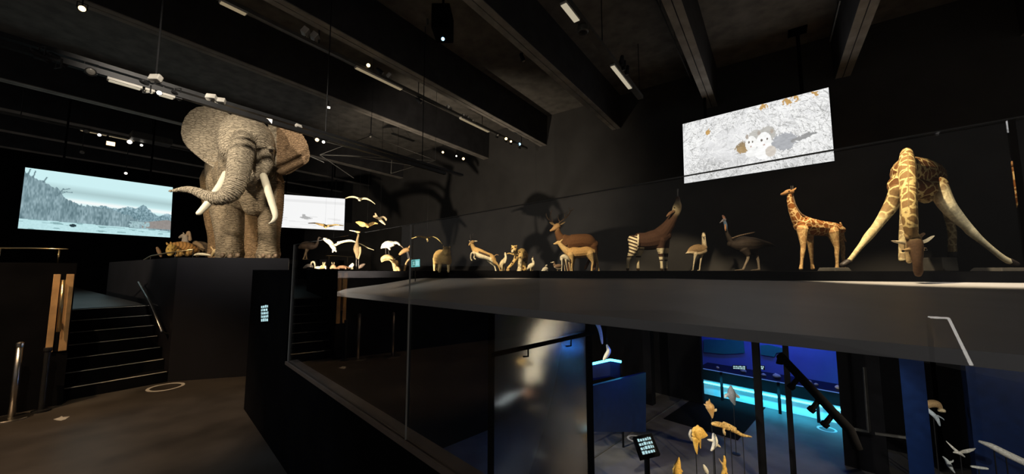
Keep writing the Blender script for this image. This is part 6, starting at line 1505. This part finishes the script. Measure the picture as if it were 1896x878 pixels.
for (u, v, w, h, c, lab, cat) in [(944, 738, 26, 7, (.85, .88, .84), 'white dolphin slanting upward behind the frosted glass at left', 'dolphin'), (972, 672, 13, 7, (.85, .50, .15), 'orange fish highest behind the frosted glass', 'fish'),
        (1004, 668, 9, 5, (.7, .6, .5), 'pinkish fish close to the tail of the whale calf', 'fish'), (980, 730, 12, 9, (.55, .26, .12), 'reddish fish in the middle of the frosted glass', 'fish'), (1000, 762, 20, 10, (.6, .44, .28), 'tan fish low behind the frosted glass', 'fish'),
        (1066, 815, 11, 5, (.75, .30, .08), 'orange fish lowest at the right of the frosted glass', 'fish'), (1015, 812, 14, 10, (.45, .48, .45), 'grey fish above the floor behind the frosted glass', 'fish'), (1005, 845, 14, 6, (.6, .58, .5), 'pale flat fish close to the floor behind the frosted glass', 'fish'), (1080, 757, 7, 6, (.7, .66, .56), 'small pale fish at the post of the frosted glass', 'fish')]:
    sl = -.55 if cat == 'dolphin' else .15
    d_ = 7.3 + (u * 7 % 13) * .09
    o = lit('dolphin' if cat == 'dolphin' else 'fish', d_, (u, v + h), [(c, [(u - w, v - sl * w * .9, 0, h * .25), (u - w * .5, v - sl * w * .5, 0, h * .8), (u, v, 0, h), (u + w * .55, v + sl * w * .5, 0, h * .6), (u + w, v + sl * w, 0, h * .25)]), (c, [(u + w * .9, v + sl * w, 0, h * .2), (u + w * 1.2, v + sl * w - h * .7, 0, h * .15)]), (c, [(u + w * .9, v + sl * w, 0, h * .2), (u + w * 1.2, v + sl * w + h * .7, 0, h * .15)]), (c, [(u - w * .1, v - h * .7, 0, h * .35), (u + w * .15, v - h * 1.5, 0, h * .1)])], 'fish', lab, cat, .7)
    stand(o, u, v, d_)
spot(G(6.5, 4.4, 1.2), P(1030, 610, DW), 1100, 70, (1, .92, .75))
spot(G(6.8, 3.2, 1.2), P(985, 745, 8.2), 600, 60, (.9, .95, 1))
area(P(1045, 640, 11.5), P(1045, 700, 10.5), 20, 1.2, .3, (.03, .25, 1.0))
# lights of the lower hall
spot(G(-2.0, 5.6, 1.25), P(1310, 815, 8.2), 1500, 42, WARM)
spot(G(-4.5, 5.6, 1.25), P(1745, 790, 8.3), 800, 46, (1, .95, .85))
spot(G(-1.2, 9.5, 1.2), P(1480, 830, 8.6), 300, 60, (.95, .95, .85))
spot(G(-5.5, 10.0, 1.2), P(1690, 735, 11), 90, 18, (.1, .35, 1.0))
spot(G(-7.0, 10.0, 1.2), P(1840, 735, 12.5), 60, 24, (.1, .3, 1.0))

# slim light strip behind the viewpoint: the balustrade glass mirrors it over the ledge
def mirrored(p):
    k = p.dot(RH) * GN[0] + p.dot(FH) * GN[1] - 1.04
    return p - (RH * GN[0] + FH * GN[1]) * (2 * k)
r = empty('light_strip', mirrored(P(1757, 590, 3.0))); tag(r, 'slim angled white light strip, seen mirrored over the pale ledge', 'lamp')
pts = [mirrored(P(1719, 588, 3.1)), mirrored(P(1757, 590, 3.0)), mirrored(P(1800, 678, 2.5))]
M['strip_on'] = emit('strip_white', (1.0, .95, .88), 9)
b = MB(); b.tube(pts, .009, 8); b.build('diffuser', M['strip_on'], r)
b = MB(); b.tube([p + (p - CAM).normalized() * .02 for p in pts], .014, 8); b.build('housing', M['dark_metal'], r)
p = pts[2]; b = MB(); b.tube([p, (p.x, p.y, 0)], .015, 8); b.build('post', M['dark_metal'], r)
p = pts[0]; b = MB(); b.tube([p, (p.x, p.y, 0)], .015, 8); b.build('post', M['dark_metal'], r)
